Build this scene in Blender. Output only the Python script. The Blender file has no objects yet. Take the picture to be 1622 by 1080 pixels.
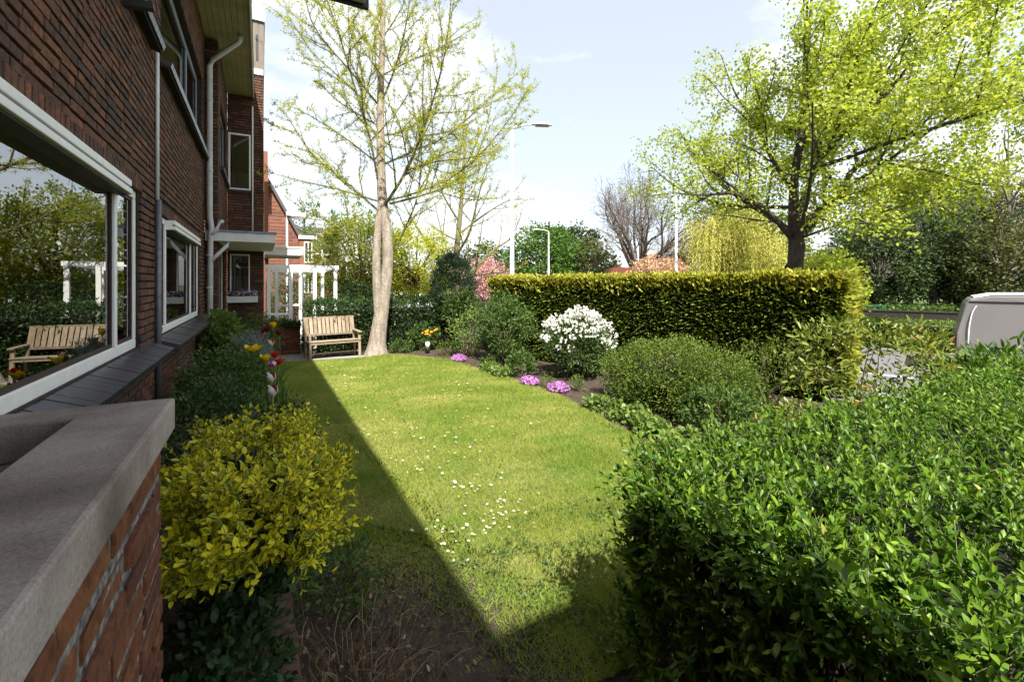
import bpy, math, random
import numpy as np
from mathutils import Vector, Matrix
R = math.radians
rng = np.random.default_rng(11)
random.seed(5)
SC = bpy.context.scene
COL = SC.collection

# ------------------------------------------------------------------ camera, sky, sun, exposure
YAW = 28.902
cam = bpy.data.objects.new('camera', bpy.data.cameras.new('camera'))
COL.objects.link(cam)
cam.location = (0, 0, 1.8)
cam.rotation_euler = (R(90), 0, R(-YAW))
cam.data.lens = 16.0
cam.data.sensor_width = 36.0
cam.data.shift_y = -0.0567
cam.data.clip_start = 0.02
cam.data.clip_end = 2000
SC.camera = cam

SUN = Vector((-0.150, -0.62, 0.80)).normalized()      # towards the sun
world = bpy.data.worlds.new('World'); SC.world = world; world.use_nodes = True
wn = world.node_tree.nodes; wl = world.node_tree.links
wn.clear()
w_out = wn.new('ShaderNodeOutputWorld'); w_bg = wn.new('ShaderNodeBackground')
w_sky = wn.new('ShaderNodeTexSky'); w_sky.sky_type = 'NISHITA'; w_sky.sun_disc = False
w_sky.sun_elevation = math.asin(SUN.z); w_sky.sun_rotation = math.atan2(SUN.x, SUN.y)
w_sky.altitude = 0; w_sky.air_density = 1.0; w_sky.dust_density = 2.2; w_sky.ozone_density = 1.0
w_tc = wn.new('ShaderNodeTexCoord'); w_map = wn.new('ShaderNodeMapping'); w_map.inputs['Scale'].default_value = (1.0, 1.0, 2.6)
w_no = wn.new('ShaderNodeTexNoise'); w_no.inputs['Scale'].default_value = 2.1; w_no.inputs['Detail'].default_value = 7; w_no.inputs['Roughness'].default_value = 0.55
w_cr = wn.new('ShaderNodeValToRGB'); w_cr.color_ramp.elements[0].position = 0.44; w_cr.color_ramp.elements[1].position = 0.66
w_cr.color_ramp.elements[0].color = (0.36, 0.36, 0.36, 1); w_cr.color_ramp.elements[1].color = (0.9, 0.9, 0.9, 1)
w_mix = wn.new('ShaderNodeMix'); w_mix.data_type = 'RGBA'
w_mix.inputs[7].default_value = (8.2, 8.35, 8.7, 1)
wl.new(w_tc.outputs['Generated'], w_map.inputs['Vector']); wl.new(w_map.outputs[0], w_no.inputs['Vector'])
wl.new(w_no.outputs['Fac'], w_cr.inputs['Fac']); wl.new(w_cr.outputs[0], w_mix.inputs[0])
wl.new(w_sky.outputs[0], w_mix.inputs[6]); wl.new(w_mix.outputs[2], w_bg.inputs[0])
w_bg.inputs[1].default_value = 0.078
wl.new(w_bg.outputs[0], w_out.inputs[0])

sl = bpy.data.lights.new('sun', 'SUN'); sl.energy = 5.0; sl.angle = R(0.53); sl.color = (1.0, 0.94, 0.84)
so = bpy.data.objects.new('sun', sl); COL.objects.link(so)
so.rotation_euler = (-SUN).to_track_quat('-Z', 'Y').to_euler()
so.location = (-5, -20, 30)
vs = SC.view_settings
vs.view_transform = 'Standard'; vs.look = 'None'; vs.exposure = 1.42; vs.gamma = 1.0; vs.use_curve_mapping = False
SC.render.engine = 'CYCLES'
cy = SC.cycles
cy.max_bounces = 6; cy.diffuse_bounces = 2; cy.glossy_bounces = 3; cy.transmission_bounces = 4; cy.transparent_max_bounces = 8
cy.use_denoising = True
cy.caustics_reflective = False; cy.caustics_refractive = False

# ------------------------------------------------------------------ helpers: meshes
def unit(v):
    return v / np.maximum(np.linalg.norm(v, axis=-1, keepdims=True), 1e-9)

def np_mesh(name, V, faces, attrs=None, smooth=False):
    """faces: list of (n,k) int arrays"""
    me = bpy.data.meshes.new(name)
    V = np.asarray(V, dtype=np.float32)
    me.vertices.add(len(V)); me.vertices.foreach_set('co', V.ravel())
    faces = [np.asarray(f, dtype=np.int32) for f in faces if len(f)]
    nl = sum(f.size for f in faces); npoly = sum(len(f) for f in faces)
    me.loops.add(nl); me.polygons.add(npoly)
    me.loops.foreach_set('vertex_index', np.concatenate([f.ravel() for f in faces]))
    starts = []; s = 0
    for f in faces:
        starts.append(s + np.arange(len(f)) * f.shape[1]); s += f.size
    me.polygons.foreach_set('loop_start', np.concatenate(starts).astype(np.int32))
    if smooth:
        me.polygons.foreach_set('use_smooth', np.ones(npoly, dtype=bool))
    for k, a in (attrs or {}).items():
        at = me.attributes.new(k, 'FLOAT', 'POINT'); at.data.foreach_set('value', np.asarray(a, dtype=np.float32).ravel())
    me.update(calc_edges=True)
    return me

def link(name, me, mat=None, parent=None):
    o = bpy.data.objects.new(name, me); COL.objects.link(o)
    if mat is not None and me is not None and not me.materials:
        for m in (mat if isinstance(mat, (list, tuple)) else [mat]): me.materials.append(m)
    if parent is not None: o.parent = parent
    return o

def tag(o, label=None, cat=None, group=None, kind=None):
    if label: o['label'] = label
    if cat: o['category'] = cat
    if group: o['group'] = group
    if kind: o['kind'] = kind
    return o

def thing(name, label, cat, group=None):
    return tag(bpy.data.objects.new(name, None), label, cat, group) if False else _thing(name, label, cat, group)
def _thing(name, label, cat, group, loc=(0, 0, 0)):
    o = bpy.data.objects.new(name, None); COL.objects.link(o); o.location = loc
    o.empty_display_size = 0.2
    return tag(o, label, cat, group)

class MB:
    """collects boxes, tubes, prisms and polygons into one mesh"""
    def __init__(s): s.v = []; s.f = []; s.rn = []
    def add(s, verts, faces, rnd=0.5):
        b = len(s.v); s.v += [tuple(v) for v in verts]; s.f += [tuple(b + i for i in f) for f in faces]; s.rn += [rnd] * len(verts)
    def box(s, a, b, rnd=0.5):
        (x0, y0, z0), (x1, y1, z1) = a, b
        s.add([(x0, y0, z0), (x1, y0, z0), (x1, y1, z0), (x0, y1, z0), (x0, y0, z1), (x1, y0, z1), (x1, y1, z1), (x0, y1, z1)],
              [(0, 3, 2, 1), (4, 5, 6, 7), (0, 1, 5, 4), (1, 2, 6, 5), (2, 3, 7, 6), (3, 0, 4, 7)], rnd)
    def obox(s, c, half, axes, rnd=0.5):
        c = Vector(c); ax = [Vector(a) for a in axes]
        vs_ = []
        for k in ((-1, -1, -1), (1, -1, -1), (1, 1, -1), (-1, 1, -1), (-1, -1, 1), (1, -1, 1), (1, 1, 1), (-1, 1, 1)):
            vs_.append(c + sum((ax[i] * (half[i] * k[i]) for i in range(3)), Vector()))
        s.add(vs_, [(0, 3, 2, 1), (4, 5, 6, 7), (0, 1, 5, 4), (1, 2, 6, 5), (2, 3, 7, 6), (3, 0, 4, 7)], rnd)
    def bar(s, p, q, w, h, rnd=0.5, up=(0, 0, 1)):
        p = Vector(p); q = Vector(q); d = (q - p); L = d.length; d.normalize()
        side = d.cross(Vector(up))
        if side.length < 1e-4: side = Vector((1, 0, 0))
        side.normalize(); u = side.cross(d)
        s.obox((p + q) / 2, (L / 2, w / 2, h / 2), (d, side, u), rnd)
    def tube(s, pts, rad, n=8, cap=True, rnd=0.5):
        pts = [Vector(p) for p in pts]; N = len(pts)
        rad = [rad] * N if not hasattr(rad, '__len__') else rad
        b = len(s.v); ref = Vector((0.31, 0.2, 0.93))
        for i, p in enumerate(pts):
            d = (pts[min(i + 1, N - 1)] - pts[max(i - 1, 0)]).normalized()
            a = d.cross(ref)
            if a.length < 0.05: a = d.cross(Vector((1, 0, 0)))
            a.normalize(); c = d.cross(a)
            for k in range(n):
                t = 2 * math.pi * k / n
                s.v.append(tuple(p + (a * math.cos(t) + c * math.sin(t)) * rad[i])); s.rn.append(rnd)
        for i in range(N - 1):
            for k in range(n):
                k2 = (k + 1) % n
                s.f.append((b + i * n + k, b + i * n + k2, b + (i + 1) * n + k2, b + (i + 1) * n + k))
        if cap:
            s.f.append(tuple(b + k for k in range(n))[::-1]); s.f.append(tuple(b + (N - 1) * n + k for k in range(n)))
    def prism(s, poly, axis, a, b, rnd=0.5):
        """poly in the two other axes, extruded from a to b along axis 0/1/2"""
        def put(p, t):
            q = list(p); q.insert(axis, t); return tuple(q)
        n = len(poly)
        s.add([put(p, a) for p in poly] + [put(p, b) for p in poly],
              [tuple(range(n))[::-1], tuple(range(n, 2 * n))] + [(i, (i + 1) % n, n + (i + 1) % n, n + i) for i in range(n)], rnd)
    def lathe(s, c, prof, n=16, rnd=0.5):
        b = len(s.v); c = Vector(c)
        for r, z in prof:
            for k in range(n):
                t = 2 * math.pi * k / n
                s.v.append((c.x + r * math.cos(t), c.y + r * math.sin(t), c.z + z)); s.rn.append(rnd)
        for i in range(len(prof) - 1):
            for k in range(n):
                k2 = (k + 1) % n
                s.f.append((b + i * n + k, b + i * n + k2, b + (i + 1) * n + k2, b + (i + 1) * n + k))
    def mesh(s, name, smooth=False):
        me = bpy.data.meshes.new(name); me.from_pydata(s.v, [], s.f)
        at = me.attributes.new('rnd', 'FLOAT', 'POINT'); at.data.foreach_set('value', s.rn)
        if smooth: me.polygons.foreach_set('use_smooth', [True] * len(me.polygons))
        me.update(); return me
    def build(s, name, mat, parent=None, smooth=False, bevel=0):
        o = link(name, s.mesh(name, smooth), mat, parent)
        if bevel:
            m = o.modifiers.new('bevel', 'BEVEL'); m.width = bevel; m.segments = 2; m.limit_method = 'ANGLE'
        return o

def boxobj(name, a, b, mat, parent=None, bevel=0):
    m = MB(); m.box(a, b); return m.build(name, mat, parent, bevel=bevel)

# ------------------------------------------------------------------ helpers: materials
def mat_new(name):
    m = bpy.data.materials.new(name); m.use_nodes = True
    nt = m.node_tree; p = nt.nodes['Principled BSDF']; return m, nt, p

def ramp(nt, cols, pos=None):
    r = nt.nodes.new('ShaderNodeValToRGB'); e = r.color_ramp.elements
    n = len(cols); pos = pos or [i / (n - 1) for i in range(n)]
    while len(e) < n: e.new(0.5)
    for i in range(n): e[i].position = pos[i]; e[i].color = (*cols[i], 1)
    return r

def mix_col(nt, fac, a, b, mode='MIX'):
    m = nt.nodes.new('ShaderNodeMix'); m.data_type = 'RGBA'; m.blend_type = mode
    for sock, v in ((m.inputs[0], fac), (m.inputs[6], a), (m.inputs[7], b)):
        if hasattr(v, 'is_output'): nt.links.new(v, sock)
        elif isinstance(v, (tuple, list)): sock.default_value = (*v, 1)
        else: sock.default_value = v
    return m.outputs[2]

def noise(nt, scale, detail=4, rough=0.55, coord='Object', stretch=None):
    tc = nt.nodes.new('ShaderNodeTexCoord'); n = nt.nodes.new('ShaderNodeTexNoise')
    n.inputs['Scale'].default_value = scale; n.inputs['Detail'].default_value = detail; n.inputs['Roughness'].default_value = rough
    if coord == 'World':
        g = nt.nodes.new('ShaderNodeNewGeometry'); src = g.outputs['Position']
    else: src = tc.outputs[coord]
    if stretch:
        mp = nt.nodes.new('ShaderNodeMapping'); mp.inputs['Scale'].default_value = stretch
        nt.links.new(src, mp.inputs['Vector']); src = mp.outputs[0]
    nt.links.new(src, n.inputs['Vector']); return n.outputs['Fac']

def bump(nt, p, h, strength=0.3, dist=0.01):
    b = nt.nodes.new('ShaderNodeBump'); b.inputs['Strength'].default_value = strength; b.inputs['Distance'].default_value = dist
    nt.links.new(h, b.inputs['Height']); nt.links.new(b.outputs[0], p.inputs['Normal'])

def attr(nt, name):
    a = nt.nodes.new('ShaderNodeAttribute'); a.attribute_name = name; return a.outputs['Fac']

def surf(name, c0, c1, scale=8, rough=0.8, bmp=0.3, bdist=0.01, detail=6, spec=0.3, stretch=None, metal=0, coord='World'):
    m, nt, p = mat_new(name)
    n = noise(nt, scale, detail, coord=coord, stretch=stretch); r = ramp(nt, [c0, c1], [0.3, 0.7]); nt.links.new(n, r.inputs[0])
    nt.links.new(r.outputs[0], p.inputs['Base Color'])
    p.inputs['Roughness'].default_value = rough; p.inputs['Specular IOR Level'].default_value = spec; p.inputs['Metallic'].default_value = metal
    if bmp:
        n2 = noise(nt, scale * 4, 5, coord=coord, stretch=stretch); bump(nt, p, n2, bmp, bdist)
    return m

def leafmat(name, cols, pos=None, trans=0.35, rough=0.5, spec=0.2, big=None, edge=None, tmul=(1.15, 1.2, 0.7)):
    """cols: ramp over the per-leaf random value; big: (noise scale, colour, amount) for patches; edge: colour of the blade's middle"""
    m, nt, p = mat_new(name)
    r = ramp(nt, cols, pos); nt.links.new(attr(nt, 'rnd'), r.inputs[0]); c = r.outputs[0]
    if edge:
        rr = ramp(nt, [(0, 0, 0), (1, 1, 1)], [0.25, 0.6]); nt.links.new(attr(nt, 'mid'), rr.inputs[0])
        k = nt.nodes.new('ShaderNodeMath'); k.operation = 'MULTIPLY'; nt.links.new(rr.outputs[0], k.inputs[0])
        r2 = ramp(nt, [(0, 0, 0), (1, 1, 1)], [0.35, 0.75]); ad = nt.nodes.new('ShaderNodeMath'); ad.operation = 'FRACT'
        mu = nt.nodes.new('ShaderNodeMath'); mu.operation = 'MULTIPLY'; mu.inputs[1].default_value = 7.31
        nt.links.new(attr(nt, 'rnd'), mu.inputs[0]); nt.links.new(mu.outputs[0], ad.inputs[0]); nt.links.new(ad.outputs[0], r2.inputs[0])
        nt.links.new(r2.outputs[0], k.inputs[1]); c = mix_col(nt, k.outputs[0], c, edge)
    if big:
        n = noise(nt, big[0], 3, coord='World'); rb = ramp(nt, [(0, 0, 0), (1, 1, 1)], [0.45, 0.65]); nt.links.new(n, rb.inputs[0])
        k = nt.nodes.new('ShaderNodeMath'); k.operation = 'MULTIPLY'; k.inputs[1].default_value = big[2]; nt.links.new(rb.outputs[0], k.inputs[0])
        c = mix_col(nt, k.outputs[0], c, big[1])
    nt.links.new(c, p.inputs['Base Color']); p.inputs['Roughness'].default_value = rough; p.inputs['Specular IOR Level'].default_value = spec * 0.55
    if trans:
        t = nt.nodes.new('ShaderNodeBsdfTranslucent'); tm = mix_col(nt, 1.0, c, tmul, 'MULTIPLY'); nt.links.new(tm, t.inputs[0])
        mx = nt.nodes.new('ShaderNodeMixShader'); mx.inputs[0].default_value = trans
        nt.links.new(p.outputs[0], mx.inputs[1]); nt.links.new(t.outputs[0], mx.inputs[2])
        nt.links.new(mx.outputs[0], nt.nodes['Material Output'].inputs[0])
    return m

def brickmat(name, cols, src):
    m, nt, p = mat_new(name)
    r = ramp(nt, cols)
    if src == 'object':
        oi = nt.nodes.new('ShaderNodeObjectInfo'); f = oi.outputs['Random']
    else: f = attr(nt, 'rnd')
    nt.links.new(f, r.inputs[0])
    n = noise(nt, 38, 6, 0.65, coord='World'); rr = ramp(nt, [(0.28, 0.26, 0.26), (1.35, 1.3, 1.25)], [0.25, 0.75]); nt.links.new(n, rr.inputs[0])
    c = mix_col(nt, 1.0, r.outputs[0], rr.outputs[0], 'MULTIPLY')
    nt.links.new(c, p.inputs['Base Color']); p.inputs['Roughness'].default_value = 0.85; p.inputs['Specular IOR Level'].default_value = 0.25
    n2 = noise(nt, 120, 6, 0.7, coord='World'); bump(nt, p, n2, 0.55, 0.006)
    return m

BR = [(0.072, 0.046, 0.040), (0.130, 0.066, 0.048), (0.105, 0.057, 0.045), (0.18, 0.082, 0.052), (0.062, 0.045, 0.042), (0.150, 0.072, 0.048), (0.22, 0.096, 0.052)]
BRP = [(0.15, 0.055, 0.032), (0.20, 0.078, 0.036), (0.11, 0.042, 0.030), (0.25, 0.10, 0.042), (0.09, 0.038, 0.032)]
M = {}
def concrete_mat():
    m, nt, p = mat_new('coping_concrete')
    r = ramp(nt, [(0.17, 0.155, 0.15), (0.33, 0.31, 0.30), (0.42, 0.40, 0.385)], [0.25, 0.5, 0.75]); nt.links.new(noise(nt, 190, 8, 0.75, coord='World'), r.inputs[0])
    r2 = ramp(nt, [(0.42, 0.40, 0.34), (0.75, 0.72, 0.69), (1.1, 1.1, 1.1)], [0.32, 0.47, 0.62]); nt.links.new(noise(nt, 3.4, 5, 0.6, coord='World'), r2.inputs[0])
    c_ = mix_col(nt, 1.0, mix_col(nt, 1.0, r.outputs[0], r2.outputs[0], 'MULTIPLY'), (1.06, 0.97, 0.92), 'MULTIPLY'); nt.links.new(c_, p.inputs['Base Color']); p.inputs['Roughness'].default_value = 0.92; p.inputs['Specular IOR Level'].default_value = 0.2
    bump(nt, p, noise(nt, 260, 6, 0.7, coord='World'), 0.5, 0.003); return m
M['brick'] = brickmat('brick', BR, 'attr'); M['brick_one'] = brickmat('brick_one', BR, 'object')
M['pbrick'] = brickmat('planter_brick', BRP, 'object'); M['pbrick_a'] = brickmat('planter_brick_mass', BRP, 'attr')
M['farbrick'] = brickmat('far_brick', [(0.17, 0.085, 0.062), (0.22, 0.10, 0.068), (0.145, 0.07, 0.056)], 'attr')
M['mortar'] = surf('mortar', (0.020, 0.017, 0.015), (0.042, 0.035, 0.031), 20, 0.95, 0.4)  # darkened to carry the shadow in the deep joints
M['mortar_light'] = surf('mortar_light', (0.025, 0.022, 0.02), (0.40, 0.385, 0.37), 55, 0.95, 0.8, 0.012)  # dark flecks put joint shadow into the colour, pale ones are crumbs
M['concrete'] = concrete_mat()
M['white'] = surf('white_paint', (0.74, 0.74, 0.73), (0.82, 0.82, 0.81), 14, 0.45, 0.05, 0.002)
M['offwhite'] = surf('weathered_white', (0.60, 0.60, 0.58), (0.72, 0.72, 0.70), 5, 0.6, 0.05, 0.002)
M['soffit'] = surf('soffit_paint', (0.30, 0.27, 0.16), (0.42, 0.38, 0.23), 3, 0.65, 0.1, 0.003)
M['bluegrey'] = surf('blue_grey_paint', (0.17, 0.19, 0.24), (0.24, 0.26, 0.31), 10, 0.45, 0.05, 0.002)
M['dark'] = surf('dark_paint', (0.02, 0.02, 0.022), (0.035, 0.033, 0.033), 10, 0.5, 0.1, 0.003)
M['rubber'] = surf('dark_gasket', (0.035, 0.022, 0.020), (0.06, 0.035, 0.03), 10, 0.6, 0)
M['greypipe'] = surf('grey_pipe', (0.40, 0.40, 0.41), (0.55, 0.55, 0.56), 9, 0.5, 0.05, 0.002)
M['steel'] = surf('steel_pipe', (0.11, 0.115, 0.13), (0.17, 0.18, 0.20), 30, 0.45, 0.1, 0.002, metal=0.4)
M['silltile'] = surf('glazed_sill_tile', (0.035, 0.035, 0.045), (0.065, 0.06, 0.07), 26, 0.28, 0.15, 0.003, spec=0.5)
M['cladding'] = surf('grey_cladding', (0.12, 0.10, 0.085), (0.18, 0.155, 0.13), 6, 0.7, 0.1, stretch=(6, 6, 1))
M['roof'] = surf('roof_tile', (0.05, 0.045, 0.05), (0.09, 0.08, 0.085), 8, 0.7, 0.3)
M['redroof'] = surf('red_roof_tile', (0.10, 0.032, 0.022), (0.16, 0.05, 0.03), 8, 0.7, 0.3)
M['room'] = surf('room_wall', (0.10, 0.095, 0.085), (0.13, 0.12, 0.11), 2, 0.9, 0)
M['curtain'] = surf('curtain', (0.30, 0.29, 0.27), (0.42, 0.41, 0.38), 3, 0.9, 0.2, stretch=(20, 20, 1))
M['soil'] = surf('soil', (0.036, 0.026, 0.019), (0.088, 0.065, 0.048), 12, 0.95, 1.0, 0.03)
M['lawnbase'] = surf('lawn_base', (0.062, 0.066, 0.022), (0.125, 0.122, 0.038), 3.5, 0.95, 0.6, 0.02)
M['paving'] = surf('paving_stone', (0.20, 0.19, 0.185), (0.30, 0.285, 0.28), 14, 0.9, 0.4, 0.006)
M['asphalt'] = surf('asphalt', (0.11, 0.105, 0.115), (0.15, 0.145, 0.155), 30, 0.9, 0.4, 0.005)
M['verge'] = surf('verge_grass', (0.045, 0.075, 0.018), (0.085, 0.12, 0.03), 1.2, 0.95, 0.6, 0.05)
M['bark'] = surf('bark', (0.20, 0.165, 0.13), (0.40, 0.345, 0.285), 16, 0.95, 1.0, 0.04, stretch=(1, 1, 0.22))
M['barkdark'] = surf('bark_dark', (0.028, 0.022, 0.018), (0.07, 0.055, 0.045), 9, 0.95, 1.0, 0.06, stretch=(1, 1, 0.35))
M['barklimb'] = surf('bark_limb', (0.045, 0.036, 0.028), (0.11, 0.09, 0.07), 12, 0.95, 0.6, 0.01)
M['barkgrey'] = surf('bark_grey', (0.10, 0.085, 0.075), (0.19, 0.165, 0.15), 9, 0.95, 0.5, 0.02)
M['barkgreen'] = surf('bark_mossy', (0.09, 0.09, 0.04), (0.18, 0.16, 0.09), 6, 0.95, 0.6, 0.03)
M['birch'] = surf('birch_bark', (0.42, 0.40, 0.36), (0.72, 0.70, 0.66), 6, 0.8, 0.3)
M['twig'] = surf('twig', (0.06, 0.045, 0.03), (0.12, 0.09, 0.06), 20, 0.9, 0)
M['greentwig'] = surf('green_twig', (0.10, 0.13, 0.04), (0.16, 0.19, 0.07), 20, 0.7, 0)
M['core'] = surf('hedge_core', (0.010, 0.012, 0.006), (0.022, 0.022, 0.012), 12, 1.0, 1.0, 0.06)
M['wood'] = None
M['lamp'] = surf('lamp_paint', (0.66, 0.67, 0.68), (0.74, 0.75, 0.76), 2, 0.4, 0)
M['lampglass'] = surf('lamp_underside', (0.22, 0.22, 0.22), (0.30, 0.30, 0.30), 5, 0.3, 0)
M['vanpaint'] = surf('van_paint', (0.19, 0.18, 0.185), (0.21, 0.20, 0.205), 1, 0.32, 0, spec=0.5, metal=0.3)
M['vanroof'] = surf('van_roof_paint', (0.62, 0.62, 0.64), (0.68, 0.68, 0.70), 1, 0.3, 0, spec=0.5)
M['tyre'] = surf('tyre', (0.015, 0.015, 0.015), (0.025, 0.025, 0.025), 20, 0.9, 0.2)
M['rim'] = surf('rim', (0.35, 0.35, 0.36), (0.45, 0.45, 0.46), 5, 0.35, 0, metal=0.8)
M['carblue'] = surf('car_paint_silver_blue', (0.45, 0.50, 0.58), (0.52, 0.57, 0.64), 1, 0.3, 0, spec=0.5)
M['redlight'] = surf('tail_light', (0.35, 0.02, 0.02), (0.45, 0.03, 0.03), 4, 0.25, 0)
M['greenmetal'] = surf('green_railing', (0.02, 0.12, 0.07), (0.03, 0.16, 0.09), 4, 0.5, 0)
M['blackplastic'] = surf('black_plastic', (0.012, 0.012, 0.013), (0.02, 0.02, 0.02), 6, 0.4, 0)
M['paleglass'] = surf('pale_lamp_glass', (0.70, 0.71, 0.72), (0.78, 0.79, 0.80), 6, 0.2, 0)

def glassmat(name, tint=(0.85, 0.88, 0.86), ior=1.75):
    m, nt, p = mat_new(name); nt.nodes.remove(p)
    g = nt.nodes.new('ShaderNodeBsdfGlossy'); g.inputs['Roughness'].default_value = 0.0; g.inputs['Color'].default_value = (0.95, 0.97, 0.96, 1)
    t = nt.nodes.new('ShaderNodeBsdfTransparent'); t.inputs[0].default_value = (*tint, 1)
    f = nt.nodes.new('ShaderNodeFresnel'); f.inputs['IOR'].default_value = ior
    n = noise(nt, 0.9, 2, coord='World'); b = nt.nodes.new('ShaderNodeBump'); b.inputs['Strength'].default_value = 0.03; b.inputs['Distance'].default_value = 0.02
    nt.links.new(n, b.inputs['Height']); nt.links.new(b.outputs[0], g.inputs['Normal'])
    mx = nt.nodes.new('ShaderNodeMixShader'); nt.links.new(f.outputs[0], mx.inputs[0]); nt.links.new(t.outputs[0], mx.inputs[1]); nt.links.new(g.outputs[0], mx.inputs[2])
    nt.links.new(mx.outputs[0], nt.nodes['Material Output'].inputs[0]); return m
M['glass'] = glassmat('window_glass', (0.75, 0.78, 0.76), 3.2); M['clearglass'] = glassmat('clear_glass', (0.93, 0.95, 0.94), 1.45)

def woodmat():
    m, nt, p = mat_new('bench_wood')
    oi = nt.nodes.new('ShaderNodeObjectInfo'); r = ramp(nt, [(0.20, 0.15, 0.095), (0.30, 0.235, 0.16), (0.23, 0.185, 0.14), (0.34, 0.285, 0.21)]); nt.links.new(oi.outputs['Random'], r.inputs[0])
    n = noise(nt, 30, 6, 0.6, 'Object', (1, 1, 0.12)); rr = ramp(nt, [(0.62, 0.58, 0.55), (1.1, 1.1, 1.1)], [0.3, 0.65]); nt.links.new(n, rr.inputs[0])
    nt.links.new(mix_col(nt, 1.0, r.outputs[0], rr.outputs[0], 'MULTIPLY'), p.inputs['Base Color']); p.inputs['Roughness'].default_value = 0.8
    bump(nt, p, n, 0.3, 0.004); return m
M['wood'] = woodmat()

# foliage
M['grass'] = leafmat('grass_blades', [(0.14, 0.205, 0.036), (0.25, 0.305, 0.060), (0.36, 0.385, 0.095), (0.52, 0.46, 0.21)], [0, 0.4, 0.8, 1.0], 0.4, 0.5, 0.25, big=(1.3, (0.15, 0.26, 0.032), 0.7))
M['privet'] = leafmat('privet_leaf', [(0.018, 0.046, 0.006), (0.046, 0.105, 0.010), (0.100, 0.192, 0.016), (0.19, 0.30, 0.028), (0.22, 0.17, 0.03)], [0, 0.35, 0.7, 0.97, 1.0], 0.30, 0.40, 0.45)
M['euon'] = leafmat('euonymus_leaf', [(0.17, 0.23, 0.014), (0.54, 0.52, 0.016), (0.72, 0.66, 0.02), (0.80, 0.74, 0.05)], [0, 0.18, 0.6, 1], 0.2, 0.4, 0.4, edge=(0.12, 0.19, 0.022), tmul=(1.1, 1.0, 0.6))
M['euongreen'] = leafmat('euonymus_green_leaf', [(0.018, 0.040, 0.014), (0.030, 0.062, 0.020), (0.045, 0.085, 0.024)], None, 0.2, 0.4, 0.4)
M['darkleaf'] = leafmat('dark_leaf', [(0.020, 0.042, 0.014), (0.036, 0.070, 0.020), (0.055, 0.098, 0.026)], None, 0.25, 0.42, 0.4)
M['midleaf'] = leafmat('mid_leaf', [(0.036, 0.070, 0.018), (0.065, 0.115, 0.026), (0.105, 0.165, 0.036)], None, 0.3, 0.42, 0.4)
M['lightleaf'] = leafmat('light_leaf', [(0.085, 0.145, 0.032), (0.13, 0.20, 0.045), (0.19, 0.26, 0.06)], None, 0.3, 0.42, 0.35)
M['roundleaf'] = leafmat('round_shrub_leaf', [(0.050, 0.095, 0.016), (0.085, 0.140, 0.022), (0.125, 0.17, 0.028), (0.19, 0.14, 0.045)], [0, 0.4, 0.8, 1], 0.3, 0.45, 0.3)
M['silver'] = leafmat('silver_leaf', [(0.13, 0.16, 0.15), (0.20, 0.235, 0.22), (0.27, 0.30, 0.28)], None, 0.15, 0.7, 0.2)
M['rhodo'] = leafmat('rhododendron_leaf', [(0.035, 0.070, 0.020), (0.060, 0.100, 0.026), (0.09, 0.13, 0.04)], None, 0.2, 0.35, 0.45)
M['rhodoyel'] = leafmat('rhododendron_yellow_leaf', [(0.045, 0.085, 0.016), (0.11, 0.155, 0.024), (0.21, 0.225, 0.04), (0.28, 0.11, 0.035)], [0, 0.35, 0.85, 1], 0.3, 0.35, 0.45)
M['thuja'] = leafmat('thuja_spray', [(0.06, 0.095, 0.02), (0.125, 0.17, 0.03), (0.21, 0.245, 0.042), (0.33, 0.32, 0.055)], [0, 0.5, 0.85, 1], 0.2, 0.6, 0.2)
M['thujagold'] = leafmat('thuja_gold_shoot', [(0.17, 0.20, 0.026), (0.35, 0.345, 0.05), (0.53, 0.49, 0.085)], None, 0.35, 0.6, 0.2)
M['yew'] = leafmat('yew_needle', [(0.016, 0.034, 0.018), (0.030, 0.055, 0.028), (0.055, 0.085, 0.04)], None, 0.15, 0.55, 0.25)
M['gink'] = leafmat('young_ginkgo_leaf', [(0.27, 0.31, 0.035), (0.40, 0.42, 0.05), (0.52, 0.50, 0.08)], None, 0.5, 0.5, 0.25)
M['maple'] = leafmat('young_maple_leaf', [(0.16, 0.24, 0.034), (0.28, 0.345, 0.045), (0.40, 0.445, 0.065), (0.50, 0.50, 0.10)], None, 0.52, 0.45, 0.3)
M['magn'] = leafmat('yellow_green_leaf', [(0.10, 0.145, 0.022), (0.19, 0.225, 0.03), (0.29, 0.29, 0.04)], None, 0.45, 0.45, 0.3)
M['treegreen'] = leafmat('tree_green_leaf', [(0.045, 0.095, 0.016), (0.075, 0.145, 0.024), (0.10, 0.18, 0.03)], None, 0.35, 0.5, 0.25)
M['treedark'] = leafmat('tree_dark_leaf', [(0.022, 0.042, 0.016), (0.042, 0.068, 0.022), (0.07, 0.10, 0.03)], None, 0.25, 0.45, 0.35)
M['treeolive'] = leafmat('tree_olive_leaf', [(0.055, 0.068, 0.024), (0.09, 0.10, 0.034), (0.13, 0.135, 0.045)], None, 0.3, 0.5, 0.25)
M['treebrown'] = leafmat('tree_brown_bud', [(0.085, 0.065, 0.035), (0.13, 0.10, 0.05), (0.16, 0.135, 0.06)], None, 0.3, 0.6, 0.2)
M['willow'] = leafmat('willow_leaf', [(0.34, 0.35, 0.08), (0.49, 0.47, 0.12), (0.62, 0.57, 0.18)], None, 0.4, 0.5, 0.2)
M['pink'] = leafmat('pink_blossom', [(0.42, 0.22, 0.22), (0.55, 0.32, 0.31), (0.62, 0.42, 0.38)], None, 0.35, 0.6, 0.2, tmul=(1, 0.9, 0.9))
M['salmon'] = leafmat('salmon_blossom', [(0.42, 0.24, 0.16), (0.52, 0.34, 0.24), (0.40, 0.30, 0.10)], None, 0.35, 0.6, 0.2, tmul=(1, 0.9, 0.9))
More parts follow.
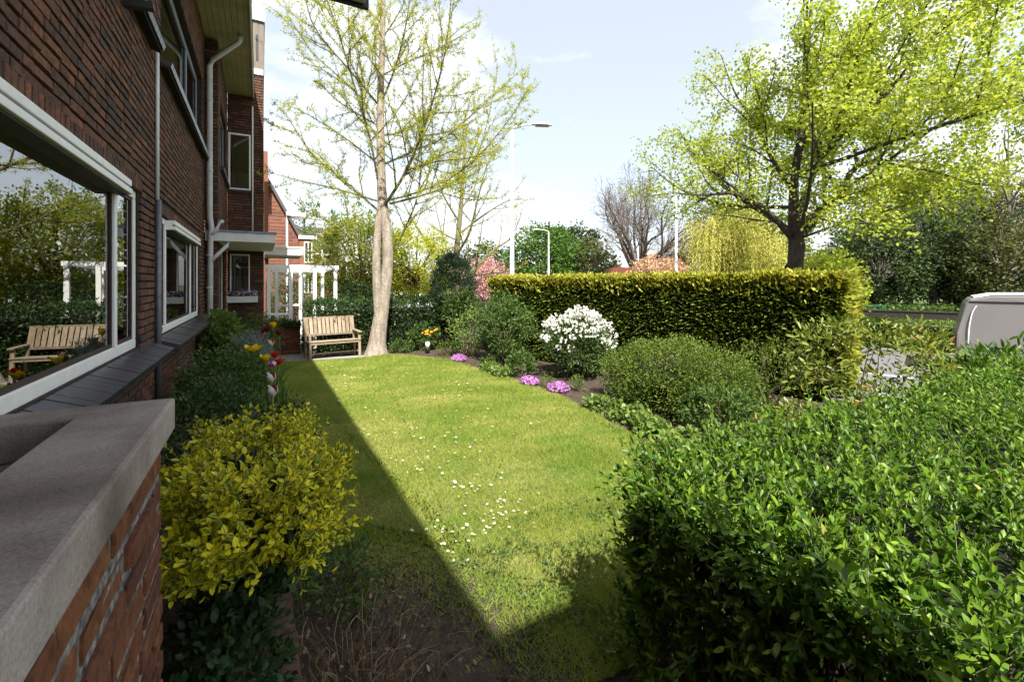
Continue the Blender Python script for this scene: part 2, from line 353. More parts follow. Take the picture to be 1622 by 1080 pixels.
M['petalwhite'] = leafmat('white_petal', [(0.72, 0.72, 0.66), (0.80, 0.80, 0.75), (0.84, 0.84, 0.80)], None, 0.3, 0.6, 0.2, tmul=(1, 1, 0.95))
M['petalpink'] = leafmat('mauve_petal', [(0.40, 0.12, 0.46), (0.55, 0.22, 0.58), (0.66, 0.34, 0.68)], None, 0.3, 0.6, 0.2, tmul=(1, 0.9, 1))
M['petalyellow'] = leafmat('yellow_petal', [(0.68, 0.42, 0.01), (0.80, 0.55, 0.015)], None, 0.35, 0.5, 0.3, tmul=(1, 1, 0.6))
M['petalred'] = leafmat('red_petal', [(0.42, 0.015, 0.02), (0.55, 0.03, 0.03)], None, 0.35, 0.5, 0.3, tmul=(1, 0.8, 0.8))
M['petaldark'] = leafmat('maroon_petal', [(0.13, 0.012, 0.02), (0.20, 0.02, 0.03)], None, 0.35, 0.5, 0.3, tmul=(1, 0.8, 0.8))
M['petalmagenta'] = leafmat('magenta_petal', [(0.45, 0.03, 0.22), (0.60, 0.08, 0.30)], None, 0.35, 0.5, 0.3, tmul=(1, 0.8, 1))
M['petalpurple'] = leafmat('purple_petal', [(0.10, 0.05, 0.22), (0.45, 0.35, 0.55), (0.75, 0.72, 0.78)], None, 0.3, 0.5, 0.3, tmul=(1, 0.9, 1))
M['petalorange'] = leafmat('orange_petal', [(0.60, 0.25, 0.015), (0.75, 0.38, 0.02)], None, 0.3, 0.5, 0.3, tmul=(1, 0.9, 0.6))
M['dry'] = leafmat('dry_stem', [(0.10, 0.065, 0.035), (0.20, 0.14, 0.08), (0.34, 0.26, 0.17)], None, 0.1, 0.8, 0.2)

# ------------------------------------------------------------------ helpers: foliage
T_LEAF = np.array([(0, 0, 0), (0.30, 0.42, 0.07), (0.68, 0.38, 0.05), (1.0, 0, -0.06), (0.68, -0.38, 0.05), (0.30, -0.42, 0.07), (0.34, 0, 0), (0.70, 0, -0.02)])
F_LEAF3 = np.array([(0, 6, 1), (2, 7, 3), (0, 5, 6), (4, 3, 7)]); F_LEAF4 = np.array([(1, 6, 7, 2), (6, 5, 4, 7)])
MID_LEAF = np.array([1, 0, 0, 0, 0, 0, 1, 1.0])
T_DIA = np.array([(0, 0, 0), (0.48, 0.5, 0.07), (1, 0, 0), (0.48, -0.5, 0.07)])
F_DIA = np.array([(0, 2, 1), (0, 3, 2)])
T_TRI = np.array([(0, 0.5, 0), (0, -0.5, 0), (1, 0, 0)])
F_TRI = np.array([(0, 1, 2)])
# a lobed leaf or spray: seven points round a centre line
T_STAR = np.array([(0, 0, 0), (0.15, 0.5, 0.05), (0.42, 0.24, 0), (0.62, 0.55, 0.03), (1, 0, -0.05), (0.62, -0.55, 0.03), (0.42, -0.24, 0), (0.15, -0.5, 0.05)])
F_STAR = np.array([(0, 2, 1), (2, 4, 3), (0, 4, 2), (0, 6, 4), (6, 5, 4), (0, 7, 6)])
SHAPES = {'leaf': (T_LEAF, [F_LEAF3, F_LEAF4]), 'dia': (T_DIA, [F_DIA]), 'tri': (T_TRI, [F_TRI]), 'star': (T_STAR, [F_STAR])}

def leaf_arrays(pos, axis, nrm, L, W, shape):
    T, Fs = SHAPES[shape]; n = len(pos); k = len(T)
    axis = unit(axis); side = unit(np.cross(nrm, axis)); nn = np.cross(axis, side)
    L = np.broadcast_to(np.asarray(L, float), (n,))[:, None, None]; W = np.broadcast_to(np.asarray(W, float), (n,))[:, None, None]
    V = pos[:, None, :] + L * T[None, :, 0:1] * axis[:, None, :] + W * T[None, :, 1:2] * side[:, None, :] + L * T[None, :, 2:3] * nn[:, None, :]
    off = (np.arange(n) * k)[:, None, None]
    return V.reshape(-1, 3), [(off + F[None]).reshape(-1, F.shape[1]) for F in Fs], k

def leaf_obj(name, mat, pos, axis, nrm, L, W, shape='dia', parent=None, rnd=None, kind=None):
    V, Fs, k = leaf_arrays(pos, axis, nrm, L, W, shape)
    rnd = rng.random(len(pos)) if rnd is None else rnd
    at = {'rnd': np.repeat(rnd, k)}
    if shape == 'leaf': at['mid'] = np.tile(MID_LEAF, len(pos))
    o = link(name, np_mesh(name, V, Fs, at), mat, parent)
    if kind: o['kind'] = kind
    return o

def rdir(n, up=0.0):
    v = rng.normal(size=(n, 3)); v[:, 2] += up; return unit(v)

def tubes_np(segs, n=4):
    """segs: list of (pts (k,3), radii (k,)) -> V, quads"""
    Vs = []; Fs = []; b = 0
    ang = np.arange(n) * 2 * np.pi / n; ca = np.cos(ang)[None, :, None]; sa = np.sin(ang)[None, :, None]
    for P, r in segs:
        P = np.asarray(P, float); k = len(P)
        d = np.empty_like(P); d[1:-1] = P[2:] - P[:-2]; d[0] = P[1] - P[0]; d[-1] = P[-1] - P[-2]; d = unit(d)
        ref = np.array([0.31, 0.2, 0.93]); a = np.cross(d, ref); ln = np.linalg.norm(a, axis=1)
        a[ln < 0.05] = np.cross(d[ln < 0.05], [1, 0, 0]); a = unit(a); c = np.cross(d, a)
        Vs.append((P[:, None] + (a[:, None] * ca + c[:, None] * sa) * np.asarray(r)[:, None, None]).reshape(-1, 3))
        i = np.arange(k - 1)[:, None] * n; j = np.arange(n)[None]; j2 = (j + 1) % n
        Fs.append(np.stack([b + i + j, b + i + j2, b + i + n + j2, b + i + n + j], -1).reshape(-1, 4)); b += k * n
    return np.concatenate(Vs), [np.concatenate(Fs)]

def tube_obj(name, mat, segs, parent=None, n=4, smooth=True):
    V, F = tubes_np(segs, n); return link(name, np_mesh(name, V, F, {'rnd': rng.random(len(V))}, smooth), mat, parent)

def curve_pts(P, n):
    """smooth polyline through control points"""
    P = np.asarray(P, float)
    if len(P) < 3:
        t = np.linspace(0, 1, n)[:, None]; return P[0] + (P[-1] - P[0]) * t
    k = len(P); out = []; tt = np.linspace(0, k - 1.0001, n)
    for t in tt:
        i = int(t); u = t - i
        p0 = P[max(i - 1, 0)]; p1 = P[i]; p2 = P[min(i + 1, k - 1)]; p3 = P[min(i + 2, k - 1)]
        out.append(0.5 * (2 * p1 + (p2 - p0) * u + (2 * p0 - 5 * p1 + 4 * p2 - p3) * u * u + (3 * p1 - p0 - 3 * p2 + p3) * u ** 3))
    return np.array(out)

def side_branch(P, r, t, length, ang, az_bias=None, droop=0.0, n=7, wig=0.06, up=0.25, taper=0.25):
    """a child branch leaving polyline P at parameter t"""
    k = len(P) - 1; f = t * k; i = min(int(f), k - 1); u = f - i
    base = P[i] * (1 - u) + P[i + 1] * u; d = unit((P[i + 1] - P[i])[None])[0]; rr = r[i] * (1 - u) + r[i + 1] * u
    v = rng.normal(size=3) if az_bias is None else np.asarray(az_bias) + rng.normal(size=3) * 0.45
    v = v - d * v.dot(d); v = v / (np.linalg.norm(v) + 1e-9)
    dr = d * math.cos(ang) + v * math.sin(ang); pts = [base]; step = length / (n - 1)
    for j in range(n - 1):
        dr = dr + rng.normal(size=3) * wig + np.array([0, 0, up * 0.12 - droop * 0.2 * j / n]); dr = dr / np.linalg.norm(dr)
        pts.append(pts[-1] + dr * step)
    pts = np.array(pts); r0 = min(rr * 0.62, 0.011 * length + 0.004)
    return pts, np.linspace(r0, r0 * taper, n)

def grow(main, levels, seed=None):
    """main: list of (P, r). levels: dicts of count, length range, angle ... returns all segs per level"""
    out = [main]; cur = main
    for lv in levels:
        nxt = []
        for P, r in cur:
            L = np.linalg.norm(np.diff(P, axis=0), axis=1).sum()
            cnt = max(1, int(round(lv['per_m'] * L * rng.uniform(0.8, 1.2))))
            for q in range(cnt):
                t = lv.get('t0', 0.2) + (1 - lv.get('t0', 0.2)) * (q + rng.random()) / cnt
                ln = rng.uniform(*lv['len']) * (lv.get('rel', 0) * L * (1.15 - 0.75 * t) + (1 - lv.get('rel', 0) > 0.5))
                nxt.append(side_branch(P, r, min(t, 0.995), ln, R(rng.uniform(*lv.get('ang', (35, 65)))), None, lv.get('droop', 0), lv.get('n', 6), lv.get('wig', 0.08), lv.get('up', 0.25)))
        out.append(nxt); cur = nxt
    return out

def sample_on(segs, per_m, jitter):
    """points spread along branches with their directions"""
    pos = []; dr = []
    for P, r in segs:
        d = np.diff(P, axis=0); ln = np.linalg.norm(d, axis=1); L = ln.sum(); n = rng.poisson(per_m * L)
        if n == 0: continue
        c = np.concatenate([[0], np.cumsum(ln)]); s = rng.random(n) * L; i = np.clip(np.searchsorted(c, s) - 1, 0, len(d) - 1)
        u = ((s - c[i]) / np.maximum(ln[i], 1e-6))[:, None]
        pos.append(P[i] + d[i] * u); dr.append(unit(d[i]))
    pos = np.concatenate(pos); dr = np.concatenate(dr)
    return pos + rng.normal(size=pos.shape) * jitter, dr

def clumps(center, radii, k, per, spread, flat=0.0, shell=0.55, zmin=None):
    """points gathered in clumps that fill an ellipsoid's outer part"""
    c = np.asarray(center, float); rad = np.asarray(radii, float)
    d = rdir(k); rr = (shell ** 3 + (1 - shell ** 3) * rng.random(k)) ** (1 / 3)
    cc = d * rr[:, None]
    if flat: cc[:, 2] = np.maximum(cc[:, 2], -flat)
    cc = c + cc * rad
    n = rng.poisson(per, size=k) + 1; idx = np.repeat(np.arange(k), n)
    sz = rng.uniform(0.6, 1.25, size=k)[idx][:, None] * spread
    off = rdir(len(idx)) * (rng.random(len(idx)) ** 0.45)[:, None] * sz
    p = cc[idx] + off; out = unit((p - c) / rad) * 0.6 + unit(off) * 0.7
    if zmin is not None:
        keep = p[:, 2] > zmin; p = p[keep]; out = out[keep]; idx = idx[keep]
    return p, unit(out), idx

def leafy(name, label, cat, center, radii, k, per, spread, L, W, mat, shape='dia', z0=0.0, stems=8, stem_mat='twig', group=None, up=0.35, shell=0.55, sr=0.012, leafname='foliage', parent=None, keepz=0.02, ratio=0.3, core=0):
    """a shrub: stems from the ground and a clumped crown of leaves"""
    c = np.asarray(center, float)
    t = parent or _thing(name, label, cat, group, (c[0], c[1], z0))
    p, o, idx = clumps(c, radii, k, per, spread, shell=shell, zmin=z0 + keepz)
    n = len(p); ax = unit(o + rng.normal(size=(n, 3)) * 0.55 + np.array([0, 0, up])); nr = unit(rng.normal(size=(n, 3)) * 0.6 + np.array([0, 0, 1.0]) + o * 0.5)
    rc = rng.random(idx.max() + 1); rnd = np.clip(ratio * rc[idx] + (1 - ratio) * rng.random(n), 0, 1)
    ll = L * rng.uniform(0.65, 1.2, n)
    base = np.array([c[0], c[1], z0])
    f = leaf_obj(leafname, mat, p - base, ax, nr, ll, ll * (W / L), shape, t, rnd)
    if core:
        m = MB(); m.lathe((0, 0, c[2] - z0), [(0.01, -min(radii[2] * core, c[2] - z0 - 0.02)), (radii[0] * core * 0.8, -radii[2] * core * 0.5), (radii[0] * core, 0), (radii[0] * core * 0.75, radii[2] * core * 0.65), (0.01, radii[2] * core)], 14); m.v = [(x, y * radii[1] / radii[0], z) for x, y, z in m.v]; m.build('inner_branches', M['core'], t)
    if stems:
        segs = []
        for i in range(stems):
            a = rng.random() * 6.283; e = p[rng.integers(n)]
            b = np.array([c[0] + radii[0] * 0.22 * math.cos(a), c[1] + radii[1] * 0.22 * math.sin(a), z0 - 0.01])
            m = b * 0.5 + e * 0.5 + np.array([0, 0, 0.12 * radii[2]]) + rng.normal(size=3) * 0.04
            segs.append((curve_pts([b - base, m - base, e - base], 6), np.linspace(sr, sr * 0.35, 6)))
        tube_obj('stem', M[stem_mat], segs, t, 4)
    return t

def shoots(base, d, ln, npair, L, W, open_ang=55, curve=0.25, tipgrow=0.6):
    """leafy shoots: opposite pairs of leaves along a bent stem -> leaf arrays + stem segs"""
    n = len(base); d = unit(d); a = unit(np.cross(d, rdir(n))); b = np.cross(d, a)
    bend = rng.normal(size=(n, 3)) * curve
    P = []; A = []; N = []; LL = []
    for j in range(npair):
        u = (j + 0.6) / npair
        p = base + d * (ln * u)[:, None] + bend * (ln * u * u)[:, None]
        t = unit(d + bend * 2 * u)
        s = (a if j % 2 == 0 else b)
        oa = R(open_ang) * (1 - 0.45 * u)
        for sg in (1, -1):
            ax = unit(t * math.cos(oa) + s * (sg * math.sin(oa)) + rng.normal(size=(n, 3)) * 0.16)
            nr = unit(t * math.sin(oa) - s * (sg * math.cos(oa)) + rng.normal(size=(n, 3)) * 0.2)
            P.append(p); A.append(ax); N.append(nr); LL.append(L * rng.uniform(0.7, 1.2, n) * (1 - (1 - tipgrow) * u ** 3))
    stems = []
    for i in range(n):
        e = np.linspace(0, 1, 3)[:, None]; stems.append((base[i] + d[i] * ln[i] * e + bend[i] * ln[i] * e * e, np.array([1, 0.8, 0.4])))
    P = np.concatenate(P); A = np.concatenate(A); N = np.concatenate(N); LL = np.concatenate(LL)
    return P, A, N, LL, stems

CAM = np.array([0, 0, 1.8]); SY, CY = math.sin(R(YAW)), math.cos(R(YAW))
def in_view(p):
    """depth and photo position of points, to choose which repeated pieces stand largest in view"""
    d = p[:, 0] * SY + p[:, 1] * CY; u = p[:, 0] * CY - p[:, 1] * SY; dd = np.maximum(d, 1e-3)
    x = 811 + 720.9 * u / dd; y = 448 - 720.9 * (p[:, 2] - 1.8) / dd
    return d, x, y, (d > 0.1) & (x > 0) & (x < 1622) & (y > 0) & (y < 1080)

def mat_from(pos, axis, nrm, L, W):
    axis = axis / np.linalg.norm(axis); side = np.cross(nrm, axis); side /= np.linalg.norm(side); nn = np.cross(axis, side)
    m = Matrix.Identity(4)
    for i in range(3):
        m[i][0] = axis[i] * L; m[i][1] = side[i] * W; m[i][2] = nn[i] * L; m[i][3] = pos[i]
    return m

def single_leaves(parent, name, meshes, P, A, N, L, W):
    inv = np.array(parent.location)
    for i in range(len(P)):
        o = bpy.data.objects.new(name, meshes[i % len(meshes)]); COL.objects.link(o); o.parent = parent
        o.matrix_basis = mat_from(P[i] - inv, A[i], N[i], L[i], W[i])

def leaf_variants(name, mat, n=6, lo=0.0, hi=1.0):
    out = []
    for i in range(n):
        me = np_mesh(name, T_LEAF, [F_LEAF3, F_LEAF4], {'rnd': np.full(8, lo + (hi - lo) * (i + 0.5) / n), 'mid': MID_LEAF}); me.materials.append(mat); out.append(me)
    return out

# ------------------------------------------------------------------ ground, road, lawn, beds
def sheet(name, poly, z, mat, kind='structure', depth=0.0):
    m = MB()
    if depth:
        m.prism(poly, 2, z - depth, z)
    else: m.add([(x, y, z) for x, y in poly], [tuple(range(len(poly)))])
    return tag(m.build(name, mat), kind=kind)
sheet('ground', [(-500, -500), (500, -500), (500, 700), (-500, 700)], -0.40, M['verge'])
near = [(10.6, -12), (8.75, 3.2), (7.6, 8), (7.4, 14), (8.2, 30), (9.5, 110)]
far = [(20.5, -12), (17.5, 3), (16.0, 8), (15.8, 14), (16.8, 30), (18, 110)]
sheet('road', near + far[::-1], -0.30, M['asphalt'])
pav = [(9.3, -12), (8.05, 2.2), (7.2, 7), (6.6, 14), (7.0, 30), (8.3, 110)]
sheet('pavement', pav + near[::-1], -0.18, M['paving'], depth=0.2)
kb = MB()
for line, s in ((near, 1), (far, 1)):
    for a, b in zip(line[:-1], line[1:]): kb.bar((a[0], a[1], -0.24), (b[0], b[1], -0.24), 0.14, 0.14)
tag(kb.build('kerb', M['paving']), kind='structure')
mk = MB()
for a, b in zip(near[:-1], near[1:]):
    d = Vector((b[0] - a[0], b[1] - a[1], 0)); L = d.length; d.normalize(); n = Vector((-d.y, d.x, 0)) * -4.0; t = 0.0
    while t < L - 1.5:
        p = Vector((a[0], a[1], -0.295)) + d * t + n; q = p + d * 1.4; w = Vector((-d.y, d.x, 0)) * 0.06
        mk.add([p - w, q - w, q + w, p + w], [(0, 1, 2, 3)]); t += 4.2
tag(mk.build('road_marking', M['white']), kind='structure')
sheet('soil_bed', [(-1.0, -4), (9.25, -4), (8.0, 2.2), (7.15, 7), (6.5, 14), (6.9, 30), (-1.0, 30)], 0.0, M['soil'], depth=0.45)
sheet('far_verge', [(20.6, -12), (17.6, 3), (16.1, 8), (15.9, 14), (16.9, 30), (18.1, 110), (200, 110), (200, -60), (60, -60)], -0.2, M['verge'], depth=0.1)

LAWN = [(0.55, 3.05), (0.72, 2.85), (0.95, 2.72), (1.10, 2.45), (1.22, 2.2), (1.35, 1.7), (3.2, 1.65), (3.55, 2.6), (3.69, 3.41), (3.82, 4.01), (4.03, 5.1), (4.16, 6.2), (4.10, 7.4), (3.92, 8.9), (3.72, 10.0), (3.25, 11.0),
        (2.70, 11.30), (2.0, 11.22), (1.0, 11.28), (0.30, 11.45), (0.26, 10.2), (0.30, 7.5), (0.36, 5.1), (0.45, 3.8)]
def jitter_edge(poly, step, amp, seed):
    r = np.random.default_rng(seed); out = []; amp0 = amp
    for (x0, y0), (x1, y1) in zip(poly, poly[1:] + poly[:1]):
        L = math.hypot(x1 - x0, y1 - y0); k = max(1, int(L / step)); amp = amp0 * (2.6 if max(y0, y1) < 3.6 else 1.0)
        for i in range(k): out.append((x0 + (x1 - x0) * i / k + r.normal() * amp, y0 + (y1 - y0) * i / k + r.normal() * amp))
    return out
sheet('lawn', jitter_edge([(0.48, 3.5), (0.66, 3.35), (0.9, 3.1), (1.15, 2.9), (1.4, 2.45), (1.45, 1.8)] + LAWN[6:], 0.05, 0.035, 4), 0.012, M['lawnbase'])
sheet('path', [(-0.6, 11.5), (0.25, 11.47), (0.97, 11.32), (2.2, 11.30), (2.2, 11.62), (1.0, 11.7), (1.0, 12.75), (-0.6, 12.75)], 0.02, M['paving'])
sheet('doorstep_path', [(-0.8, -3.9), (1.0, -3.9), (1.0, 0.25), (-0.8, 0.25)], 0.03, M['paving'])

def inside(poly, p):
    x, y = p[:, 0], p[:, 1]; c = np.zeros(len(p), bool); n = len(poly)
    for i in range(n):
        x0, y0 = poly[i]; x1, y1 = poly[(i + 1) % n]
        if y0 == y1: continue
        k = ((y0 > y) != (y1 > y)) & (x < (x1 - x0) * (y - y0) / (y1 - y0) + x0); c ^= k
    return c

def smooth_noise(p, scale, seed):
    r = np.random.default_rng(seed); s = 0
    for i in range(6):
        k = r.normal(size=2) * scale; s = s + np.sin(p[:, 0] * k[0] + p[:, 1] * k[1] + r.random() * 6.28)
    return s / 6

N = 500000
gp = np.stack([rng.uniform(0.2, 4.3, N), 1.6 + 9.9 * rng.random(N) ** 1.85], -1)
gp = gp[inside(LAWN, gp + rng.normal(size=gp.shape) * np.where(gp[:, 1:] < 3.2, 0.20, 0.045))]
n = len(gp); lush = smooth_noise(gp, 2.6, 8) + 0.6 * smooth_noise(gp, 6.5, 9)
far_k = np.clip((gp[:, 1] - 3) / 8, 0, 1)
gl = (0.026 + 0.024 * rng.random(n) + 0.034 * np.clip(lush, -0.2, 0.8)) * (1 + 0.35 * far_k)
ax = unit(np.stack([rng.normal(size=n) * 0.75, rng.normal(size=n) * 0.75, np.full(n, 0.75)], -1))
leaf_obj('grass', M['grass'], np.column_stack([gp, np.full(n, 0.010)]), ax, rdir(n), gl, (0.0036 + 0.0026 * rng.random(n)) * (1 + 0.8 * far_k), 'tri', None,
         np.clip(0.55 * rng.random(n) + 0.25 - 0.28 * lush, 0, 1), 'stuff')
tag(bpy.data.objects['grass'], 'short yellow green lawn grass with lusher darker tufts', 'grass')

# clover and low weeds at the shaded near end
cp = np.column_stack([rng.uniform(0.5, 2.6, 9000), rng.uniform(1.65, 3.0, 9000), np.zeros(9000)])
k = smooth_noise(cp[:, :2], 7, 5) + 0.25 * (cp[:, 0] > 1.2) - 1.1 * (np.hypot((cp[:, 0] - 0.8) / 0.45, (cp[:, 1] - 2.25) / 0.5) < 1) > 0.22
cp = cp[k]; cp[:, 2] = rng.uniform(0.015, 0.05, len(cp))
tag(leaf_obj('weeds', M['midleaf'], cp, rdir(len(cp), 0.3), rdir(len(cp), 2.0), rng.uniform(0.012, 0.028, len(cp)), 0.014, 'dia', None, None, 'stuff'), 'low clover and weeds in the shaded corner of the lawn', 'weeds')

# small clods and crumbs on the soil edge
m = MB()
for i in range(900):
    t = rng.random() * 9.2 + 2.2; xe = np.interp(t, [2.2, 3.41, 5.1, 6.37, 7.63, 9.06, 10.1, 11.3], [3.6, 3.69, 4.03, 4.2, 4.06, 3.9, 3.72, 3.2]) + abs(rng.normal()) * 0.28 + 0.03
    if i < 220: xe, t = rng.uniform(0.45, 1.2), rng.uniform(1.7, 2.8)
    s = rng.uniform(0.006, 0.022); c = np.array([xe, t, 0.004])
    v = [c + np.array([math.cos(a) * s * rng.uniform(.6, 1.3), math.sin(a) * s * rng.uniform(.6, 1.3), 0]) for a in (0, 1.26, 2.5, 3.77, 5.0)] + [c + np.array([0, 0, s * rng.uniform(.5, 1.1)])]
    m.add(v, [(0, 1, 5), (1, 2, 5), (2, 3, 5), (3, 4, 5), (4, 0, 5)])
o = m.build('soil_crumbs', M['soil']); o['kind'] = 'stuff'

# ------------------------------------------------------------------ the brick house
house = _thing('brick_house', 'dark brown brick terraced house with white framed windows and wide boarded eaves', 'house', None, (-0.85, 0, 0))
HP = np.array([-0.85, 0, 0])
class HB(MB):
    """as MB but in world coordinates with the house at HP"""
    def build(s, name, mat, parent=house, smooth=False, bevel=0):
        s.v = [(v[0] + 0.85, v[1], v[2]) for v in s.v]
        return MB.build(s, name, mat, parent, smooth, bevel)
def hbox(name, a, b, mat, parent=house, bevel=0):
    m = HB(); m.box(a, b); return m.build(name, mat, parent, bevel=bevel)

CH, BL, JT, JH = 0.0625, 0.213, 0.012, 0.015
def brick_template(JH=0.015, JT=0.012):
    """one brick: centred on its back face, x = length, y = outward, z = height"""
    l, h, c, p = (BL - JT) / 2, (CH - JH) / 2, 0.003, 0.024
    v = [(-l, 0, -h), (l, 0, -h), (l, 0, h), (-l, 0, h), (-l, p - c, -h), (l, p - c, -h), (l, p - c, h), (-l, p - c, h), (-l + c, p, -h + c), (l - c, p, -h + c), (l - c, p, h - c), (-l + c, p, h - c)]
    f = [(8, 9, 10, 11), (4, 5, 9, 8), (5, 6, 10, 9), (6, 7, 11, 10), (7, 4, 8, 11), (0, 1, 5, 4), (1, 2, 6, 5), (2, 3, 7, 6), (3, 0, 4, 7)]
    return v, f
BV, BF = brick_template(); BV_PL, _ = brick_template(0.021, 0.016)
def one_brick_mesh(name, mat, k=4, jit=0.003, bv=BV):
    out = []
    for i in range(k):
        me = bpy.data.meshes.new(name)
        v = [tuple(c + random.uniform(-jit, jit) for c in q) for q in bv]
        me.from_pydata(v, [], BF); me.materials.append(mat); me.update(); out.append(me)
    return out
BM_ONE = one_brick_mesh('brick', M['brick_one']); BM_PL = one_brick_mesh('brick', M['pbrick'], 8, 0.005, BV_PL)

def brick_wall(name, origin, udir, ndir, u0, u1, z0, z1, holes=(), thick=0.12, lu0=None, lu1=None, singles=0, back=0.022, mats=('brick', 'mortar'), one=BM_ONE, parent=house, soldiers=(), base=(0.85, 0, 0)):
    """mortar backing with openings + real bricks. origin is the brick face plane; bricks are laid from lu0 to lu1"""
    O = np.array(origin, float); U = np.array(udir, float); Nn = np.array(ndir, float); Bs = np.array(base, float)
    lu0 = u0 if lu0 is None else lu0; lu1 = u1 if lu1 is None else lu1
    us = sorted({u0, u1, *[h[0] for h in holes], *[h[1] for h in holes]}); zs = sorted({z0, z1, *[h[2] for h in holes], *[h[3] for h in holes]})
    us = [u for u in us if u0 <= u <= u1]; zs = [z for z in zs if z0 <= z <= z1]
    m = MB()
    for a, b in zip(us[:-1], us[1:]):
        for c, d in zip(zs[:-1], zs[1:]):
            if any(h[0] < (a + b) / 2 < h[1] and h[2] < (c + d) / 2 < h[3] for h in holes): continue
            ctr = O + U * (a + b) / 2 + Nn * (-back + 0.001 - thick / 2) + np.array([0, 0, (c + d) / 2])
            m.obox(ctr + Bs, ((b - a) / 2, thick / 2, (d - c) / 2), (U, Nn, (0, 0, 1)))
    wall = m.build(name, M[mats[1]], parent)
    sh = [(s[0], s[1], s[2], s[3]) for s in soldiers]
    bh = list(holes) + sh
    pieces = []
    z = z0; row = 0
    while z + CH <= z1 + 0.01:
        zc = z + CH / 2; cut = sorted([(h[0], h[1]) for h in bh if h[2] - 0.012 < zc < h[3] + 0.012])
        free = []; c = lu0
        for a, b in cut:
            if a > c: free.append((c, a))
            c = max(c, b)
        if c < lu1: free.append((c, lu1))
        off = (row % 2) * BL / 2 + (row % 4 > 1) * 0.03
        for a, b in free:
            k = math.floor((a - off) / BL); s = off + k * BL
            while s < b:
                w = BL if random.random() > 0.38 else BL / 2
                p, q = max(s, a), min(s + w, b)
                if q - p > 0.03: pieces.append((p, q, zc, q - p > BL - 0.002))
                s += w
        z += CH; row += 1
    full = [i for i, p in enumerate(pieces) if p[3]]
    pick = set()
    if singles:
        C = np.array([O + U * (pieces[i][0] + pieces[i][1]) / 2 + np.array([0, 0, pieces[i][2]]) for i in full])
        d, x, y, ok = in_view(C); dist = np.linalg.norm(C - CAM, axis=1); dist[~ok] = 1e9
        for j in np.argsort(dist)[:singles]:
            if dist[j] < 1e8: pick.add(full[j])
    bv_ = BV_PL if one is BM_PL else BV; mb = MB(); rot = Matrix(((U[0], Nn[0], 0), (U[1], Nn[1], 0), (0, 0, 1)))
    for i, (p, q, zc, fl) in enumerate(pieces):
        ctr = O + U * (p + q) / 2 + Nn * (-0.0235 + rng.uniform(-0.003, 0.003)) + np.array([0, 0, zc]) + Bs
        if i in pick:
            o = bpy.data.objects.new('brick', one[i % len(one)]); COL.objects.link(o); o.parent = wall
            mm = rot.to_4x4(); mm.translation = Vector(ctr); o.matrix_basis = mm
        else:
            sx = (q - p - JT) / (BL - JT)
            mb.add([Vector(ctr) + rot @ Vector((v[0] * sx, v[1], v[2])) for v in bv_], BF[:5] + BF[5:], rng.random())
    for (a, b, c, d) in soldiers:
        s = a
        while s < b - 0.03:
            ctr = O + U * (s + CH / 2) + Nn * (-0.0235 + rng.uniform(-0.002, 0.003)) + np.array([0, 0, (c + d) / 2]) + Bs
            hz = (d - c - JT) / (BL - JT)
            mb.add([Vector(ctr) + rot @ Vector((v[2], v[1], v[0] * hz)) for v in BV], [f[::-1] for f in BF], rng.random()); s += CH
    if mb.v:
        o = mb.build('brick', M[mats[0]], wall); o['kind'] = 'stuff'
    return wall

YS, YB = 9.5, 12.1          # where the facade steps forward, where the bay's side wall stands
SOL = 0.112
w1 = (0.30, 4.68, 1.28, 2.53); w2 = (5.60, 8.80, 1.28, 2.47); wA = (1.2, 5.05, 3.97, 5.2); wB = (5.50, 9.15, 3.97, 5.2)
brick_wall('facade_wall', (-0.85, 0, 0), (0, 1, 0), (1, 0, 0), -6, YS, 0, 6.06, [w1, w2, wA, wB], lu0=0.0, singles=290,
           soldiers=[(w1[0] - .06, w1[1] + .06, w1[3], w1[3] + SOL), (w2[0] - .06, w2[1] + .06, w2[3], w2[3] + SOL), (wB[0] - .06, wB[1] + .06, wB[3], wB[3] + SOL), (wA[0] - .06, wA[1] + .06, wA[3], wA[3] + SOL)])
brick_wall('step_wall', (-0.85, YS, 0), (1, 0, 0), (0, -1, 0), 0.0, 0.19, 0, 6.06)
wC = (10.1, 11.8, 3.97, 5.2); wD = (10.2, 11.5, 0.4, 2.45)
brick_wall('bay_facade_wall', (-0.66, 0, 0), (0, 1, 0), (1, 0, 0), YS + 0.13, YB, 0, 6.06, [wC, wD], soldiers=[(wC[0], wC[1], wC[3], wC[3] + SOL)])
wE = (0.02, 0.46, 3.92, 5.2); wF = (0.05, 0.44, 1.55, 2.45)
brick_wall('bay_side_wall', (-0.66, YB, 0), (1, 0, 0), (0, -1, 0), 0.0, 0.72, 0, 6.66, [wE, wF], soldiers=[(wE[0], wE[1], wE[3], wE[3] + SOL)])
hbox('bay_front_wall', (-0.05, YB + 0.135, 0), (0.055, 14.6, 6.66), M['farbrick'])
hbox('rear_wall', (-8.2, -6, 0), (-8.0, 14.6, 6.06), M['farbrick'])
hbox('end_wall', (-8.0, -6.2, 0), (-0.85, -6.0, 6.06), M['farbrick'])
# bay behind the camera, mirror of the far one
hbox('near_bay_wall', (-0.83, -7.0, 0), (0.05, -4.32, 6.66), M['farbrick']); hbox('near_bay_dormer', (-0.62, -7.0, 6.67), (0.07, -4.32, 7.86), M['cladding']); hbox('near_bay_cap', (-0.66, -7.05, 7.87), (0.085, -4.28, 8.22), M['white'])
